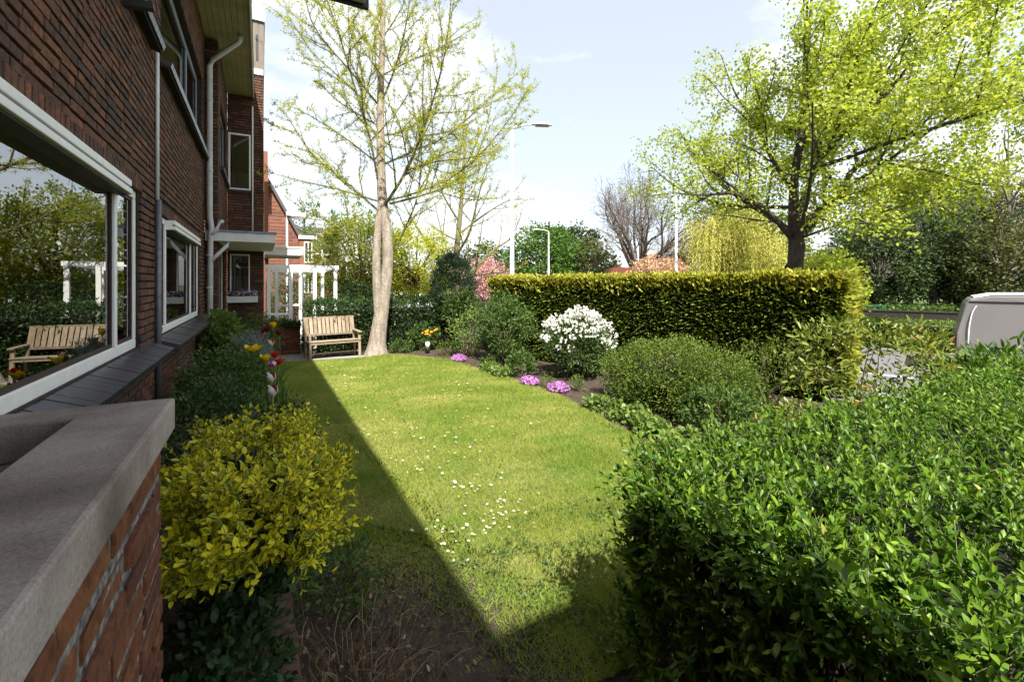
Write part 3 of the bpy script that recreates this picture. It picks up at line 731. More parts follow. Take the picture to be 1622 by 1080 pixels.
# floors and rooms behind the glass
def room(y0, y1, z0, z1, x1=-1.0, x0=-5.0):
    m = HB(); b = [(x0, y0, z0), (x1, y0, z0), (x1, y1, z0), (x0, y1, z0), (x0, y0, z1), (x1, y0, z1), (x1, y1, z1), (x0, y1, z1)]
    m.add(b, [(0, 1, 2, 3), (4, 7, 6, 5), (0, 4, 5, 1), (3, 2, 6, 7), (0, 3, 7, 4)]); m.build('room', M['room'])
room(0.05, 5.1, 0.5, 2.95); room(5.2, 9.4, 0.5, 2.95); room(0.05, 5.2, 3.2, 5.95); room(5.25, 9.4, 3.2, 5.95)
room(9.7, 12.0, 0.3, 2.7, -0.80); room(9.7, 12.0, 3.2, 5.95, -0.80)
m = HB(); m.box((-0.63, YB + 0.14, 0.5), (-0.1, YB + 1.6, 6.0)); m.build('bay_room', M['room'])

def window_y(name, hole, xg, frame, mat, mull=(), gasket='rubber', fw=0.06, bottom=0.075, pane_mat='glass', blind=False):
    """window in the facade (normal +x): frame mesh > pane(s), gasket"""
    y0, y1, z0, z1 = hole; m = HB(); fx0, fx1 = xg - 0.03, xg + 0.022
    m.box((fx0, y0, z0), (fx1, y1, z0 + bottom)); m.box((fx0, y0, z1 - fw), (fx1, y1, z1))
    m.box((fx0, y0, z0 + bottom), (fx1, y0 + fw, z1 - fw)); m.box((fx0, y1 - fw, z0 + bottom), (fx1, y1, z1 - fw))
    for c in mull: m.box((fx0, c - 0.03, z0 + bottom), (fx1 + 0.004, c + 0.03, z1 - fw))
    w = m.build('window', M[mat] if isinstance(mat, str) else mat, bevel=0.006)
    edges = [y0 + fw] + [e for c in mull for e in (c - 0.03, c + 0.03)] + [y1 - fw]
    for a, b in zip(edges[::2], edges[1::2]):
        g = HB(); t = 0.024; za, zb = z0 + bottom, z1 - fw; x0, x1 = xg - 0.02, xg + 0.010
        g.box((x0, a, za), (x1, b, za + t)); g.box((x0, a, zb - t), (x1, b, zb)); g.box((x0, a, za + t), (x1, a + t, zb - t)); g.box((x0, b - t, za + t), (x1, b, zb - t))
        g.build('gasket', M[gasket], w)
        p = HB(); p.add([(xg, a + t * .5, za + t * .5), (xg, b - t * .5, za + t * .5), (xg, b - t * .5, zb - t * .5), (xg, a + t * .5, zb - t * .5)], [(0, 1, 2, 3)]); p.build('pane', M[pane_mat], w)
    return w
def sill(y0, y1, x_in, z_in, x_out, z_out, mat):
    """row of sloping glazed tiles under a window"""
    c = HB(); c.prism([(x_in, z_in - 0.06), (x_out - 0.03, z_out - 0.065), (x_out - 0.03, z_out - 0.035), (x_in, z_in - 0.03)], 1, y0, y1)
    # prism with axis 1 takes (x, z) pairs
    s = c.build('window_sill', M['mortar']); a = math.atan2(z_in - z_out, x_out - x_in); L = math.hypot(x_out - x_in, z_in - z_out)
    t = MB(); t.box((0, -0.049, -0.045), (L, 0.049, 0)); me = t.mesh('sill_tile'); me.materials.append(M[mat]); y = y0 + 0.052
    while y < y1 - 0.04:
        o = bpy.data.objects.new('sill_tile', me); COL.objects.link(o); o.parent = s
        o.location = (x_in + 0.85, y, z_in + rng.uniform(-0.002, 0.002)); o.rotation_euler = (0, a, 0); y += 0.1045
win1 = window_y('w1', w1, -0.905, 0.06, 'white', (4.10,)); win2 = window_y('w2', w2, -0.905, 0.06, 'white', (5.98, 7.95))
sill(0.35, 5.16, -0.885, 1.275, -0.69, 1.205, 'silltile'); sill(5.36, 9.35, -0.885, 1.275, -0.67, 1.205, 'silltile')
def shutter(y0, y1, zt, win):
    m = HB(); m.box((-0.93, y0, zt - 0.045), (-0.80, y1, zt)); m.box((-0.93, y0, zt - 0.10), (-0.795, y1, zt - 0.062)); m.box((-0.93, y0, zt - 0.0625), (-0.825, y1, zt - 0.0445))
    s = m.build('shutter_box', M['white'], win, bevel=0.004); q = HB(); q.box((-0.91, y0 + 0.01, zt - 0.112), (-0.815, y1 - 0.01, zt - 0.1005)); q.build('shutter_slot', M['dark'], s) if False else q.build('shutter_slot', M['dark'], win)
    q = HB(); q.box((-0.822, y0 + 0.004, zt - 0.061), (-0.8175, y1 - 0.004, zt - 0.046)); q.build('shutter_slot', M['dark'], win)
shutter(0.30, 4.13, 2.525, win1); shutter(6.0, 8.35, 2.465, win2)
winA = window_y('wA', wA, -0.95, 0.06, 'bluegrey', (3.1,), 'dark', 0.07, 0.07); winB = window_y('wB', wB, -0.95, 0.06, 'bluegrey', (7.9,), 'dark', 0.09, 0.08)
for a, b in ((1.1, 5.10), (5.42, 9.2)): sill(a, b, -0.93, 3.965, -0.745, 3.915, 'silltile')
window_y('wC', wC, -0.74, 0.05, 'bluegrey', (10.9,), 'dark', 0.06, 0.06); window_y('wD', wD, -0.74, 0.05, 'white', (), 'dark', 0.05, 0.05)
hbox('window_ledge', (-0.70, 10.0, 3.90), (-0.60, 11.9, 3.965), M['dark'])
def window_x(hole, yb, mat, fw=0.035, x0=-0.66):
    a, b, z0, z1 = hole; a += x0; b += x0; m = HB(); y0, y1 = yb - 0.012, yb + 0.06
    m.box((a, y0, z0), (b, y1, z0 + fw)); m.box((a, y0, z1 - fw), (b, y1, z1)); m.box((a, y0, z0 + fw), (a + fw, y1, z1 - fw)); m.box((b - fw, y0, z0 + fw), (b, y1, z1 - fw))
    w = m.build('window', M[mat]); p = HB(); y = yb + 0.03; p.add([(a + fw, y, z0 + fw), (b - fw, y, z0 + fw), (b - fw, y, z1 - fw), (a + fw, y, z1 - fw)], [(0, 1, 2, 3)]); p.build('pane', M['glass'], w)
    c = HB(); c.box((a + fw, y + 0.04, z0 + 0.05), (b - fw, y + 0.05, z0 + 0.4)); c.build('curtain', M['curtain'], w)
    hbox('window_ledge', (a - 0.03, yb - 0.06, z0 - 0.06), (b + 0.03, yb + 0.02, z0 - 0.004), M['dark'])
window_x(wE, YB, 'white'); window_x(wF, YB, 'white', 0.025)
# curtains inside the big windows
for y0, y1 in ((4.15, 4.6), (5.7, 6.1), (8.1, 8.7)):
    m = HB(); n = 14
    for i in range(n):
        a, b = y0 + (y1 - y0) * i / n, y0 + (y1 - y0) * (i + 1) / n; xa, xb = -1.12 - 0.03 * (i % 2), -1.12 - 0.03 * ((i + 1) % 2)
        m.add([(xa, a, 1.2), (xb, b, 1.2), (xb, b, 2.55), (xa, a, 2.55)], [(0, 1, 2, 3)])
    m.build('curtain', M['curtain'])
# eaves: boards, fascia, roof
EX = -0.155
sof = hbox('soffit', (-1.0, -4.05, 6.10), (EX, YB, 6.14), M['dark'])
me = MB(); me.box((-0.0415, -4.05, 0), (0.0415, YB - 0.003, 0.018)); bmesh_ = me.mesh('soffit_board'); bmesh_.materials.append(M['soffit'])
x = -0.808 + 0.85
for i in range(8):
    o = bpy.data.objects.new('soffit_board', bmesh_); COL.objects.link(o); o.parent = sof; o.location = (x, 0, 6.075 + 0.004 * (i % 2)); x += 0.0875
hbox('fascia_board', (EX, -4.05, 6.05), (EX + 0.022, YB - 0.01, 6.26), M['white'])
m = HB(); m.prism([(EX + 0.03, 6.15), (-4.6, 9.3), (-8.6, 6.15), (-8.6, 6.3), (-4.6, 9.55), (EX + 0.03, 6.30)], 1, -3.95, YB - 0.02); m.build('roof', M['roof'])
# clad dormer on top of the bay
d = hbox('dormer', (-0.62, YB + 0.01, 6.76), (0.07, 14.5, 7.86), M['cladding'])
bd = MB(); bd.box((-0.05, -0.012, 0), (0.05, 0, 1.09)); bme = bd.mesh('cladding_board'); bme.materials.append(M['cladding'])
for i in range(6):
    o = bpy.data.objects.new('cladding_board', bme); COL.objects.link(o); o.parent = d; o.location = (-0.55 + 0.85 + i * 0.112, YB + 0.009, 6.765)
hbox('dormer_slit_window', (-0.10, YB - 0.011, 6.95), (-0.055, YB - 0.006, 7.55), M['dark'], d)
hbox('dormer_trim', (-0.64, YB - 0.03, 6.62), (0.05, 14.5, 6.75), M['white']); hbox('dormer_cap', (-0.66, YB - 0.05, 7.87), (0.085, 14.5, 8.22), M['white'])
# canopies in the nook and over the camera's porch
def canopy(y0, y1, x0=-0.84, x1=0.24, zb=2.53):
    c = hbox('porch_canopy', (x0, y0, zb), (x1, y1, zb + 0.155), M['offwhite'], bevel=0.005)
    hbox('canopy_edge', (x0, y0 - 0.015, zb + 0.156), (x1 + 0.015, y1, zb + 0.195), M['bluegrey'], c); return c
canopy(YS - 0.10, YB - 0.02); canopy(-1.45, 1.235)
hbox('canopy_edge_board', (-0.84, 1.236, 2.525), (0.25, 1.25, 2.70), M['dark'])
# downpipes
m = HB(); m.tube([(-0.30, 9.15, 6.06), (-0.33, 9.17, 5.96), (-0.72, 9.3, 5.62), (-0.765, 9.32, 5.5), (-0.765, 9.32, 2.95), (-0.74, 9.32, 2.75), (-0.755, 9.32, 2.6), (-0.765, 9.32, 0.4)], 0.043, 12)
dp = m.build('downpipe', M['greypipe'], smooth=True)
for z in (4.9, 3.7, 2.25, 1.7):
    q = HB(); q.tube([(-0.765, 9.32, z), (-0.765, 9.32, z + 0.035)], 0.05, 12); q.build('pipe_collar', M['greypipe'], dp, smooth=True)
m = HB(); m.tube([(-0.76, 9.31, 2.15), (-0.66, 9.33, 2.28), (-0.52, 9.42, 2.45), (-0.5, 9.45, 2.53)], 0.032, 10); m.build('branch_pipe', M['greypipe'], smooth=True)
m = HB(); m.tube([(-0.75, 9.31, 2.62), (-0.66, 9.32, 2.72), (-0.62, 9.33, 2.86), (-0.60, 9.5, 2.88)], 0.035, 10); m.build('branch_pipe', M['greypipe'], smooth=True)
m = HB(); m.tube([(-0.832, 5.24, 2.52), (-0.832, 5.24, 4.02)], 0.016, 8); m.build('cable_pipe', M['offwhite'], smooth=True)
m = HB(); m.tube([(-0.825, 5.24, 0.5), (-0.825, 5.24, 2.56)], 0.026, 8); m.build('steel_pipe', M['steel'], smooth=True)
m = HB(); m.tube([(-0.165, YB - 0.025, 2.70), (-0.165, YB - 0.025, 5.86)], 0.017, 8); m.build('cable_pipe', M['white'], smooth=True)
# bracket under the near upper window
m = HB(); m.bar((-0.85, 4.15, 3.78), (-0.68, 4.15, 3.80), 0.06, 0.05); m.build('wall_bracket', M['dark'])

# ------------------------------------------------------------------ planter wall by the camera
pl = _thing('planter_wall', 'brick planter wall topped with a grey concrete coping beside the big window', 'planter', None, (-0.2, 1.2, 0))
PX = -0.192
brick_wall('planter_side', (PX, 0, 0), (0, 1, 0), (1, 0, 0), -0.6, 1.262, 0.0, 1.464, lu0=-0.6, lu1=1.262, singles=120, mats=('pbrick_a', 'mortar_light'), back=0.0065, one=BM_PL, parent=pl, base=(0.2, -1.2, 0), thick=0.1)
brick_wall('planter_end', (-0.84, 1.262, 0), (1, 0, 0), (0, 1, 0), 0.0, 0.63, 0.0, 1.464, singles=0, mats=('pbrick_a', 'mortar_light'), back=0.0065, one=BM_PL, parent=pl, base=(0.2, -1.2, 0), thick=0.1)
z0, z1 = 1.465, 1.5375
poly = [(-0.845, -0.6), (-0.845, 1.29), (-0.172, 1.29), (-0.172, -0.6), (-0.32, -0.6), (-0.32, 1.185), (-0.70, 1.185), (-0.70, -0.6)]
m = MB(); m.v = []; 
m.prism([(a + 0.2, b - 1.2) for a, b in poly[::-1]], 2, z0, z1)
m.build('coping', M['concrete'], pl, bevel=0.006)
boxobj('planter_soil', (-0.5, -1.78, 1.36), (-0.122, -0.018, 1.40), M['soil'], pl)

# ------------------------------------------------------------------ raised bed with its low brick wall
lw = _thing('low_garden_wall', 'low mossy brick garden wall below the yellow leaved shrub', 'wall', None, (0.0, 2.0, 0))
boxobj('wall_core', (-0.07, -1.5, 0), (0.10, 7.2, 0.484), M['mortar_light'], lw)
M['wallbrick'] = brickmat('mossy_brick', [(0.10, 0.075, 0.055), (0.15, 0.085, 0.06), (0.09, 0.08, 0.05), (0.17, 0.10, 0.07)], 'object')
hb = MB(); hb.box((-0.102, -0.0475, -0.028), (0.102, 0.0475, 0.028)); hm = []
for i in range(4):
    me = hb.mesh('brick'); me.materials.append(M['wallbrick']); hm.append(me)
y = 0.62
while y < 9.2:
    o = bpy.data.objects.new('brick', hm[0]); COL.objects.link(o); o.parent = lw; o.location = (0.012 + rng.uniform(-.006, .006), y - 2.0, 0.513 + rng.uniform(-.004, .004)); o.rotation_euler = (rng.uniform(-.03, .03), rng.uniform(-.03, .03), rng.uniform(-.04, .04)); y += 0.104
bz = 0.445
tag(boxobj('raised_bed_soil', (-0.845, 1.3, 0.0), (-0.073, 9.35, bz), M['soil']), kind='structure')

# ------------------------------------------------------------------ garden bench
ba = math.atan2(11.47 - 11.31, 2.15 - 0.96)
bench = _thing('garden_bench', 'weathered wooden garden bench with vertical back slats beside the tree', 'bench', None, (0.96, 11.31, 0.0)); bench.rotation_euler = (0, 0, ba)
W = 1.19
def bar_part(name, p, q, w, h, parent=bench, mat='wood'):
    m = MB(); m.bar(p, q, w, h); return m.build(name, M[mat], parent, bevel=0.004)
for x, top in ((0.03, 0.60), (W - 0.03, 0.60)): bar_part('leg', (x, 0.02, 0), (x, 0.05, top), 0.055, 0.05)
for x in (0.03, W - 0.03): bar_part('leg', (x, 0.40, 0), (x, 0.47, 0.50), 0.055, 0.05); bar_part('back_post', (x, 0.465, 0.47), (x, 0.62, 0.96), 0.05, 0.045)
bar_part('armrest', (W - 0.03, -0.03, 0.615), (W - 0.03, 0.50, 0.635), 0.085, 0.03)
for i in range(5): bar_part('seat_slat', (0.0, 0.03 + i * 0.088, 0.435 - i * 0.006), (W, 0.03 + i * 0.088, 0.435 - i * 0.006), 0.074, 0.024)
bar_part('seat_rail', (0.03, 0.025, 0.395), (W - 0.03, 0.025, 0.395), 0.03, 0.055)
def by(z): return 0.465 + (z - 0.47) * 0.316
bar_part('back_rail', (0.05, by(0.56), 0.555), (W - 0.05, by(0.56), 0.555), 0.035, 0.045); bar_part('back_rail', (0.0, by(0.95), 0.955), (W, by(0.95), 0.955), 0.045, 0.04)
for i in range(12):
    x = 0.075 + i * (W - 0.15) / 11; bar_part('back_slat', (x, by(0.57) - 0.022, 0.57), (x, by(0.94) - 0.022, 0.94), 0.076, 0.014)
bar_part('stretcher', (0.05, 0.21, 0.14), (W - 0.05, 0.21, 0.14), 0.04, 0.03)
for x in (0.03, W - 0.03): bar_part('stretcher', (x, 0.05, 0.14), (x, 0.42, 0.14), 0.03, 0.04)

# ------------------------------------------------------------------ pergola, flower box, far low wall
pg = _thing('white_pergola', 'white painted timber pergola frame beyond the porch canopy', 'pergola', None, (0.14, 12.75, 0))
def wbar(name, p, q, w, h): 
    m = MB(); o = (0.14, 12.75, 0); m.bar([a - b for a, b in zip(p, o)], [a - b for a, b in zip(q, o)], w, h); return m.build(name, M['white'], pg, bevel=0.004)
for x, y, zb, zt in ((0.17, 12.75, 0.0, 2.16), (0.66, 12.75, 0.0, 2.16), (1.22, 12.75, 0.0, 2.16), (1.72, 12.75, 0.0, 2.16), (0.40, 14.7, 0, 2.1), (1.02, 14.7, 0, 2.1), (1.62, 14.7, 0, 2.1), (0.45, 17.0, 0, 2.0), (1.25, 17.0, 0, 2.0)):
    wbar('post', (x, y, zb), (x, y, zt), 0.085, 0.085)
wbar('beam', (0.10, 12.75, 2.20), (1.80, 12.75, 2.20), 0.09, 0.10); wbar('beam', (0.30, 14.7, 2.15), (1.70, 14.7, 2.15), 0.09, 0.10); wbar('beam', (0.35, 17.0, 2.05), (1.35, 17.0, 2.05), 0.08, 0.09)
for x in (0.17, 1.72): wbar('beam', (x, 12.8, 2.195), (x, 14.65, 2.155), 0.07, 0.09)
wbar('rail', (0.21, 12.75, 1.02), (0.62, 12.75, 1.02), 0.07, 0.05); wbar('rail', (0.44, 14.7, 1.15), (0.98, 14.7, 1.15), 0.06, 0.05)
m = MB(); m.add([(0.075, 0, 1.05), (0.475, 0, 1.05), (0.475, 0, 2.15), (0.075, 0, 2.15)], [(0, 1, 2, 3)]); m.build('pane', M['clearglass'], pg)
fw_ = _thing('brick_side_wall', 'low brick wall with ivy on top below the white pergola', 'wall', None, (0.2, 12.6, 0))
brick_wall('wall_face', (0.12, 12.55, 0), (1, 0, 0), (0, -1, 0), 0.0, 0.75, 0.0, 0.80, singles=0, mats=('pbrick_a', 'mortar'), one=BM_PL, parent=fw_, base=(-0.2, -12.6, 0), thick=0.12)
p = np.column_stack([rng.uniform(-0.08, 0.68, 1500), rng.uniform(-0.12, 0.1, 1500), 0.80 + rng.normal(size=1500) * 0.05 - 0.08 * rng.random(1500)])
leaf_obj('ivy', M['darkleaf'], p, rdir(1500, 0.2), rdir(1500, 1), 0.045, 0.04, 'dia', fw_)
fb = _thing('window_box', 'white window box of small purple and white flowers under the porch canopy', 'window box', None, (-0.66, 11.9, 1.3))
boxobj('trough', (0.0, -0.1, 0.06), (0.60, 0.185, 0.20), M['offwhite'], fb, 0.006)
n = 500; p = np.column_stack([rng.uniform(0.02, 0.58, n), rng.uniform(-0.08, 0.16, n), 0.20 + rng.random(n) * 0.07])
leaf_obj('leaves', M['darkleaf'], p, rdir(n, 0.6), rdir(n, 1), 0.045, 0.03, 'dia', fb)
n = 260; p = np.column_stack([rng.uniform(0.02, 0.58, n), rng.uniform(-0.11, 0.12, n), 0.22 + rng.random(n) * 0.08])
leaf_obj('flowers', M['petalpurple'], p, rdir(n, 0.2), np.tile([0.1, -1.0, 0.5], (n, 1)) + rng.normal(size=(n, 3)) * 0.3, 0.04, 0.04, 'star', fb)

# ------------------------------------------------------------------ hedges
def hedge_pts(A, B, depth, z0, z1, n, wig=0.05, top_share=None):
    """points on near face, ends and top of a clipped hedge whose near face runs from A to B; returns pos, outward normal"""
    A = np.array([*A, 0.0]); B = np.array([*B, 0.0]); U = B - A; L = np.linalg.norm(U); U /= L; Dp = np.array([-U[1], U[0], 0.0])
    if Dp.dot(A + B) < 0: Dp = -Dp       # away from the camera's side
    h = z1 - z0; areas = np.array([L * h, L * depth, depth * h, depth * h, L * h * 0.5]); w = areas / areas.sum(); k = rng.choice(5, n, p=w)
    a, b = rng.random(n), rng.random(n); pos = np.zeros((n, 3)); nr = np.zeros((n, 3))
    for i in range(5):
        s = k == i; q = s.sum()
        if i == 0: pos[s] = A + U * (a[s] * L)[:, None]; pos[s, 2] = z0 + b[s] * h; nr[s] = -Dp
        if i == 1: pos[s] = A + U * (a[s] * L)[:, None] + Dp * (b[s] * depth)[:, None]; pos[s, 2] = z1; nr[s] = (0, 0, 1)
        if i == 2: pos[s] = A + Dp * (b[s] * depth)[:, None]; pos[s, 2] = z0 + a[s] * h; nr[s] = -U
        if i == 3: pos[s] = B + Dp * (b[s] * depth)[:, None]; pos[s, 2] = z0 + a[s] * h; nr[s] = U
        if i == 4: pos[s] = A + U * (a[s] * L)[:, None] + Dp * depth; pos[s, 2] = z0 + b[s] * h; nr[s] = Dp
    und = smooth_noise(np.column_stack([pos @ U, pos[:, 2] + pos @ Dp]), 3.2, 4)
    pos += nr * (und * wig)[:, None]
    return pos, nr, U, Dp, L, k
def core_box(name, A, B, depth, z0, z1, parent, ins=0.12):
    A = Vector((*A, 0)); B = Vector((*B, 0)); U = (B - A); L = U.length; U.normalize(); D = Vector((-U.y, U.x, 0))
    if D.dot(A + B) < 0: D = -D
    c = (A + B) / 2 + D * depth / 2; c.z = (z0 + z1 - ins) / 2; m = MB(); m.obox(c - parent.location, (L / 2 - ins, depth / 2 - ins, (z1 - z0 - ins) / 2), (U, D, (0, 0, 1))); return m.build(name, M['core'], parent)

# tall thuja hedge
TA, TB, TZ = (5.15, 10.5), (7.49, 3.52), 1.94
th = _thing('thuja_hedge', 'tall clipped conifer hedge with golden new growth along its top', 'hedge', None, (6.6, 7.0, 0))
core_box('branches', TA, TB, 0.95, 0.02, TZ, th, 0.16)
loc = np.array(th.location)
pos, nr, U, Dp, L, k = hedge_pts(TA, TB, 0.95, 0.05, TZ, 66000, 0.06)
pos = pos - nr * (rng.random(len(pos)) ** 2 * 0.16)[:, None]; n = len(pos)
side = k != 1
ax = unit(nr * 1.0 + np.where(side[:, None], np.array([0, 0, 0.10]), np.array([0, 0, 0.6])) + rng.normal(size=(n, 3)) * np.array([0.42, 0.42, 0.22]))
nn = unit(np.where(side[:, None], np.array([0, 0, 1.0]), nr * 0.4) + rng.normal(size=(n, 3)) * 0.35)
ll = rng.uniform(0.05, 0.14, n); pos[k == 1, 2] -= 0.10
rn = np.clip(0.30 * (pos[:, 2] > TZ - 0.4) * rng.random(n) + 0.55 * rng.random(n) + 0.25 * (smooth_noise(np.column_stack([pos @ U, pos[:, 2] * 2]), 4, 6) + 0.5) + 0.35 * (k == 3), 0, 1)
leaf_obj('foliage', M['thuja'], pos - loc, ax, nn, ll, ll * 0.34, 'dia', th, rn)
a = np.array([*TA, 0.0]); n = 21000; q = rng.random(n) * L; b = rng.random(n) ** 3.0 * 1.0 - 0.07
pos = a + U * q[:, None] + Dp * b[:, None]; pos[:, 2] = TZ - 0.05 + 0.06 * smooth_noise(np.column_stack([q, b]), 5, 7) + 0.05 * smooth_noise(np.column_stack([q, b]), 14, 17) + 0.05 * rng.random(n) ** 4 - np.minimum(0.40, rng.exponential(0.055, n)) * (b < 0.16)
ax = unit(np.array([0, 0, 1.0]) + rng.normal(size=(n, 3)) * 0.5 - Dp * (0.5 * (b < 0.15))[:, None]); ll = rng.uniform(0.04, 0.12, n)
leaf_obj('golden_shoots', M['thujagold'], pos - loc, ax, rdir(n), ll, ll * 0.36, 'star', th)
n = 2600; b2 = np.array([*TB, 0.0]); pos = b2 + Dp * (rng.random(n) * 1.0 - 0.05)[:, None] + U * (rng.random(n) * 0.10 - 0.05)[:, None]; pos[:, 2] = 0.25 + (TZ - 0.25) * rng.random(n) ** 0.75
ax = unit(U * 1.0 + np.array([0, 0, 0.35]) + rng.normal(size=(n, 3)) * 0.5); ll = rng.uniform(0.08, 0.19, n)
leaf_obj('golden_end_shoots', M['thujagold'], pos - loc, ax, rdir(n), ll, ll * 0.4, 'star', th, rng.random(n) * 0.42)

# privet hedge along the path, near the camera
PA, PB, PZ = (1.42, 0.32), (1.42, 1.55), 0.96
pv = _thing('privet_hedge', 'bright green leafy privet hedge along the front path', 'hedge', None, (1.4, 1.0, 0))
loc = np.array(pv.location)
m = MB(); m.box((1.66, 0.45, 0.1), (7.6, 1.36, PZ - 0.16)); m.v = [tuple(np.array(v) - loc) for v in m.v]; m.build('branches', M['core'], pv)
def privet_bases(n):
    a = np.array([1.26 * 0.92, 6.2 * 1.26, 6.2 * 0.92]); kk = rng.choice(3, n, p=a / a.sum()); p = np.zeros((n, 3)); d = np.zeros((n, 3))
    r1, r2 = rng.random(n), rng.random(n)
    s = kk == 0; p[s] = np.column_stack([np.full(s.sum(), 1.52), 0.34 + 1.18 * r1[s], 0.06 + 0.9 * r2[s]]); d[s] = (-1, 0, 0.45)
    s = kk == 1; p[s] = np.column_stack([1.50 + 6.0 * r1[s] ** 1.5, 0.34 + 1.18 * r2[s], np.full(s.sum(), PZ - 0.06)]); d[s] = (0.0, 0.0, 1.0)
    s = kk == 2; p[s] = np.column_stack([1.50 + 6.0 * r1[s] ** 1.5, np.full(s.sum(), 1.50), 0.06 + 0.9 * r2[s]]); d[s] = (0, 1, 0.6)
    return p, d, kk
nb = 4200
p, d, kk = privet_bases(nb)
p[:, 2] += (0.06 * smooth_noise(p[:, :2], 4.5, 12) - 0.10 * np.exp(-(p[:, 0] - 1.5) / 0.22)) * (kk == 1); p += rng.normal(size=p.shape) * 0.035; p[:, 2] -= 0.10 * rng.random(nb) ** 2 * (kk == 1)
d = unit(d + rng.normal(size=d.shape) * 0.36); ln = rng.uniform(0.09, 0.20, nb) * np.where(rng.random(nb) < 0.06, 1.5, 1.0)
# a few long shoots leaning out over the lawn
sp = np.array([(1.49, 1.50, 0.80), (1.49, 1.42, 0.62), (1.52, 1.5, 0.95), (1.50, 1.30, 0.70), (1.49, 1.52, 0.55), (1.6, 1.54, 0.98), (1.49, 1.45, 0.90)]); p[:7] = sp; d[:7] = unit(np.array([-0.6, 0.25, 0.8]) + rng.normal(size=(7, 3)) * 0.2); ln[:7] = 0.24
P, A, N_, LL, st = shoots(p, d, ln, 5, 0.050, 0.02, 52)
d_, x_, y_, ok = in_view(P); dist = np.linalg.norm(P - CAM, axis=1); score = np.where(ok & (kk[np.arange(len(P)) % nb] != 2) & (d_ > 0.45), dist, 1e9)
pick = np.argsort(score)[:300]; keep = np.ones(len(P), bool); keep[pick] = False
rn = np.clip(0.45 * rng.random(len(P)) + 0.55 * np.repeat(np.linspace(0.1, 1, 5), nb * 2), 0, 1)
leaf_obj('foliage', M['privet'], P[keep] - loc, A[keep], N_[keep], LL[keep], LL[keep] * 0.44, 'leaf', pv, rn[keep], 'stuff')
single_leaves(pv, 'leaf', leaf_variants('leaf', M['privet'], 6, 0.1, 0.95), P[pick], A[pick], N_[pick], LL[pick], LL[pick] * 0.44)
tube_obj('twigs', M['greentwig'], [(q[0] - loc, q[1] * 0.0018) for q in st], pv, 3)
segs = []
for i in range(70):
    b = np.array([rng.uniform(1.52, 1.8), rng.uniform(0.4, 1.55), 0.0]); e = b + np.array([rng.normal() * 0.1, rng.normal() * 0.12, rng.uniform(0.6, 0.9)]); segs.append((curve_pts([b - loc, (b + e) / 2 + rng.normal(size=3) * 0.03 - loc, e - loc], 5), np.linspace(0.007, 0.003, 5)))
tube_obj('stem', M['twig'], segs, pv, 5)

# dark hedge behind the bench
hb_ = _thing('evergreen_hedge', 'dark evergreen hedge behind the wooden bench and tree', 'hedge', None, (2.6, 12.4, 0)); loc = np.array(hb_.location)
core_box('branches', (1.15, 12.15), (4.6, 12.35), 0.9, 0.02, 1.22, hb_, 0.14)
pos, nr, *_ = hedge_pts((1.1, 12.1), (4.6, 12.3), 0.95, 0.05, 1.28, 15000, 0.09); n = len(pos); pos += rng.normal(size=pos.shape) * 0.05
leaf_obj('foliage', M['darkleaf'], pos - loc, unit(nr + rng.normal(size=(n, 3)) * 0.7 + [0, 0, 0.3]), unit(nr * 0.5 + [0, 0, 1] + rng.normal(size=(n, 3)) * 0.5), rng.uniform(0.045, 0.085, n), 0.038, 'dia', hb_)

# low hedge across the road
lh = _thing('low_roadside_hedge', 'low clipped hedge on the far side of the road behind the van', 'hedge', None, (17, 6, -0.2)); loc = np.array(lh.location)
core_box('branches', (18.4, 0.5), (16.15, 9.5), 0.8, -0.25, 0.58, lh, 0.1)
pos, nr, *_ = hedge_pts((18.4, 0.5), (16.1, 9.5), 0.8, -0.2, 0.61, 14000, 0.04); n = len(pos)
leaf_obj('foliage', M['lightleaf'], pos + rng.normal(size=pos.shape) * 0.03 - loc, unit(nr + rng.normal(size=(n, 3)) * 0.6 + [0, 0, 0.4]), unit(nr * 0.5 + [0, 0, 1] + rng.normal(size=(n, 3)) * 0.5), rng.uniform(0.05, 0.09, n), 0.045, 'dia', lh)

# ------------------------------------------------------------------ yellow euonymus by the planter
eu = _thing('variegated_shrub', 'yellow and green variegated shrub beside the concrete topped planter', 'shrub', None, (0.0, 2.0, 0.4)); loc = np.array(eu.location)
nb = 1750; dd = rdir(nb); dd[:, 2] = np.abs(dd[:, 2]) * 1.15 - 0.26; dd = unit(dd)
db = np.sign(dd) * np.abs(dd) ** 0.72
c = np.array([-0.02, 2.12, 0.92]); rad = np.array([0.255, 0.62, 0.21])
und = 1 + 0.20 * np.sin(dd[:, 0] * 5 + 1) * np.sin(dd[:, 1] * 7) + 0.14 * np.sin(dd[:, 2] * 8 + dd[:, 1] * 6) + 0.07 * np.sin(dd[:, 0] * 13 + dd[:, 1] * 11)
p = c + db * rad * und[:, None] * rng.uniform(0.86, 1.0, nb)[:, None]
p[:, 2] += (2.1 - p[:, 1]) * 0.10; p[:60] += np.array([0.10, 0.12, -0.03]) * rng.random((60, 1))
keep = ~((p[:, 0] < -0.15) & (p[:, 1] < 1.36)); p = p[keep]; dd = dd[keep]; nb = len(p)
d = unit(dd / rad * 0.3 + np.array([0, 0, 0.55]) + rng.normal(size=(nb, 3)) * 0.38)
P, A, N_, LL, st = shoots(p, d, rng.uniform(0.04, 0.12, nb), 3, 0.0305, 0.02, 62)
score = np.where(A[:, 2] > -0.3, np.linalg.norm(P - CAM, axis=1), 9); pick = np.argsort(score)[:300]; kp = np.ones(len(P), bool); kp[pick] = False
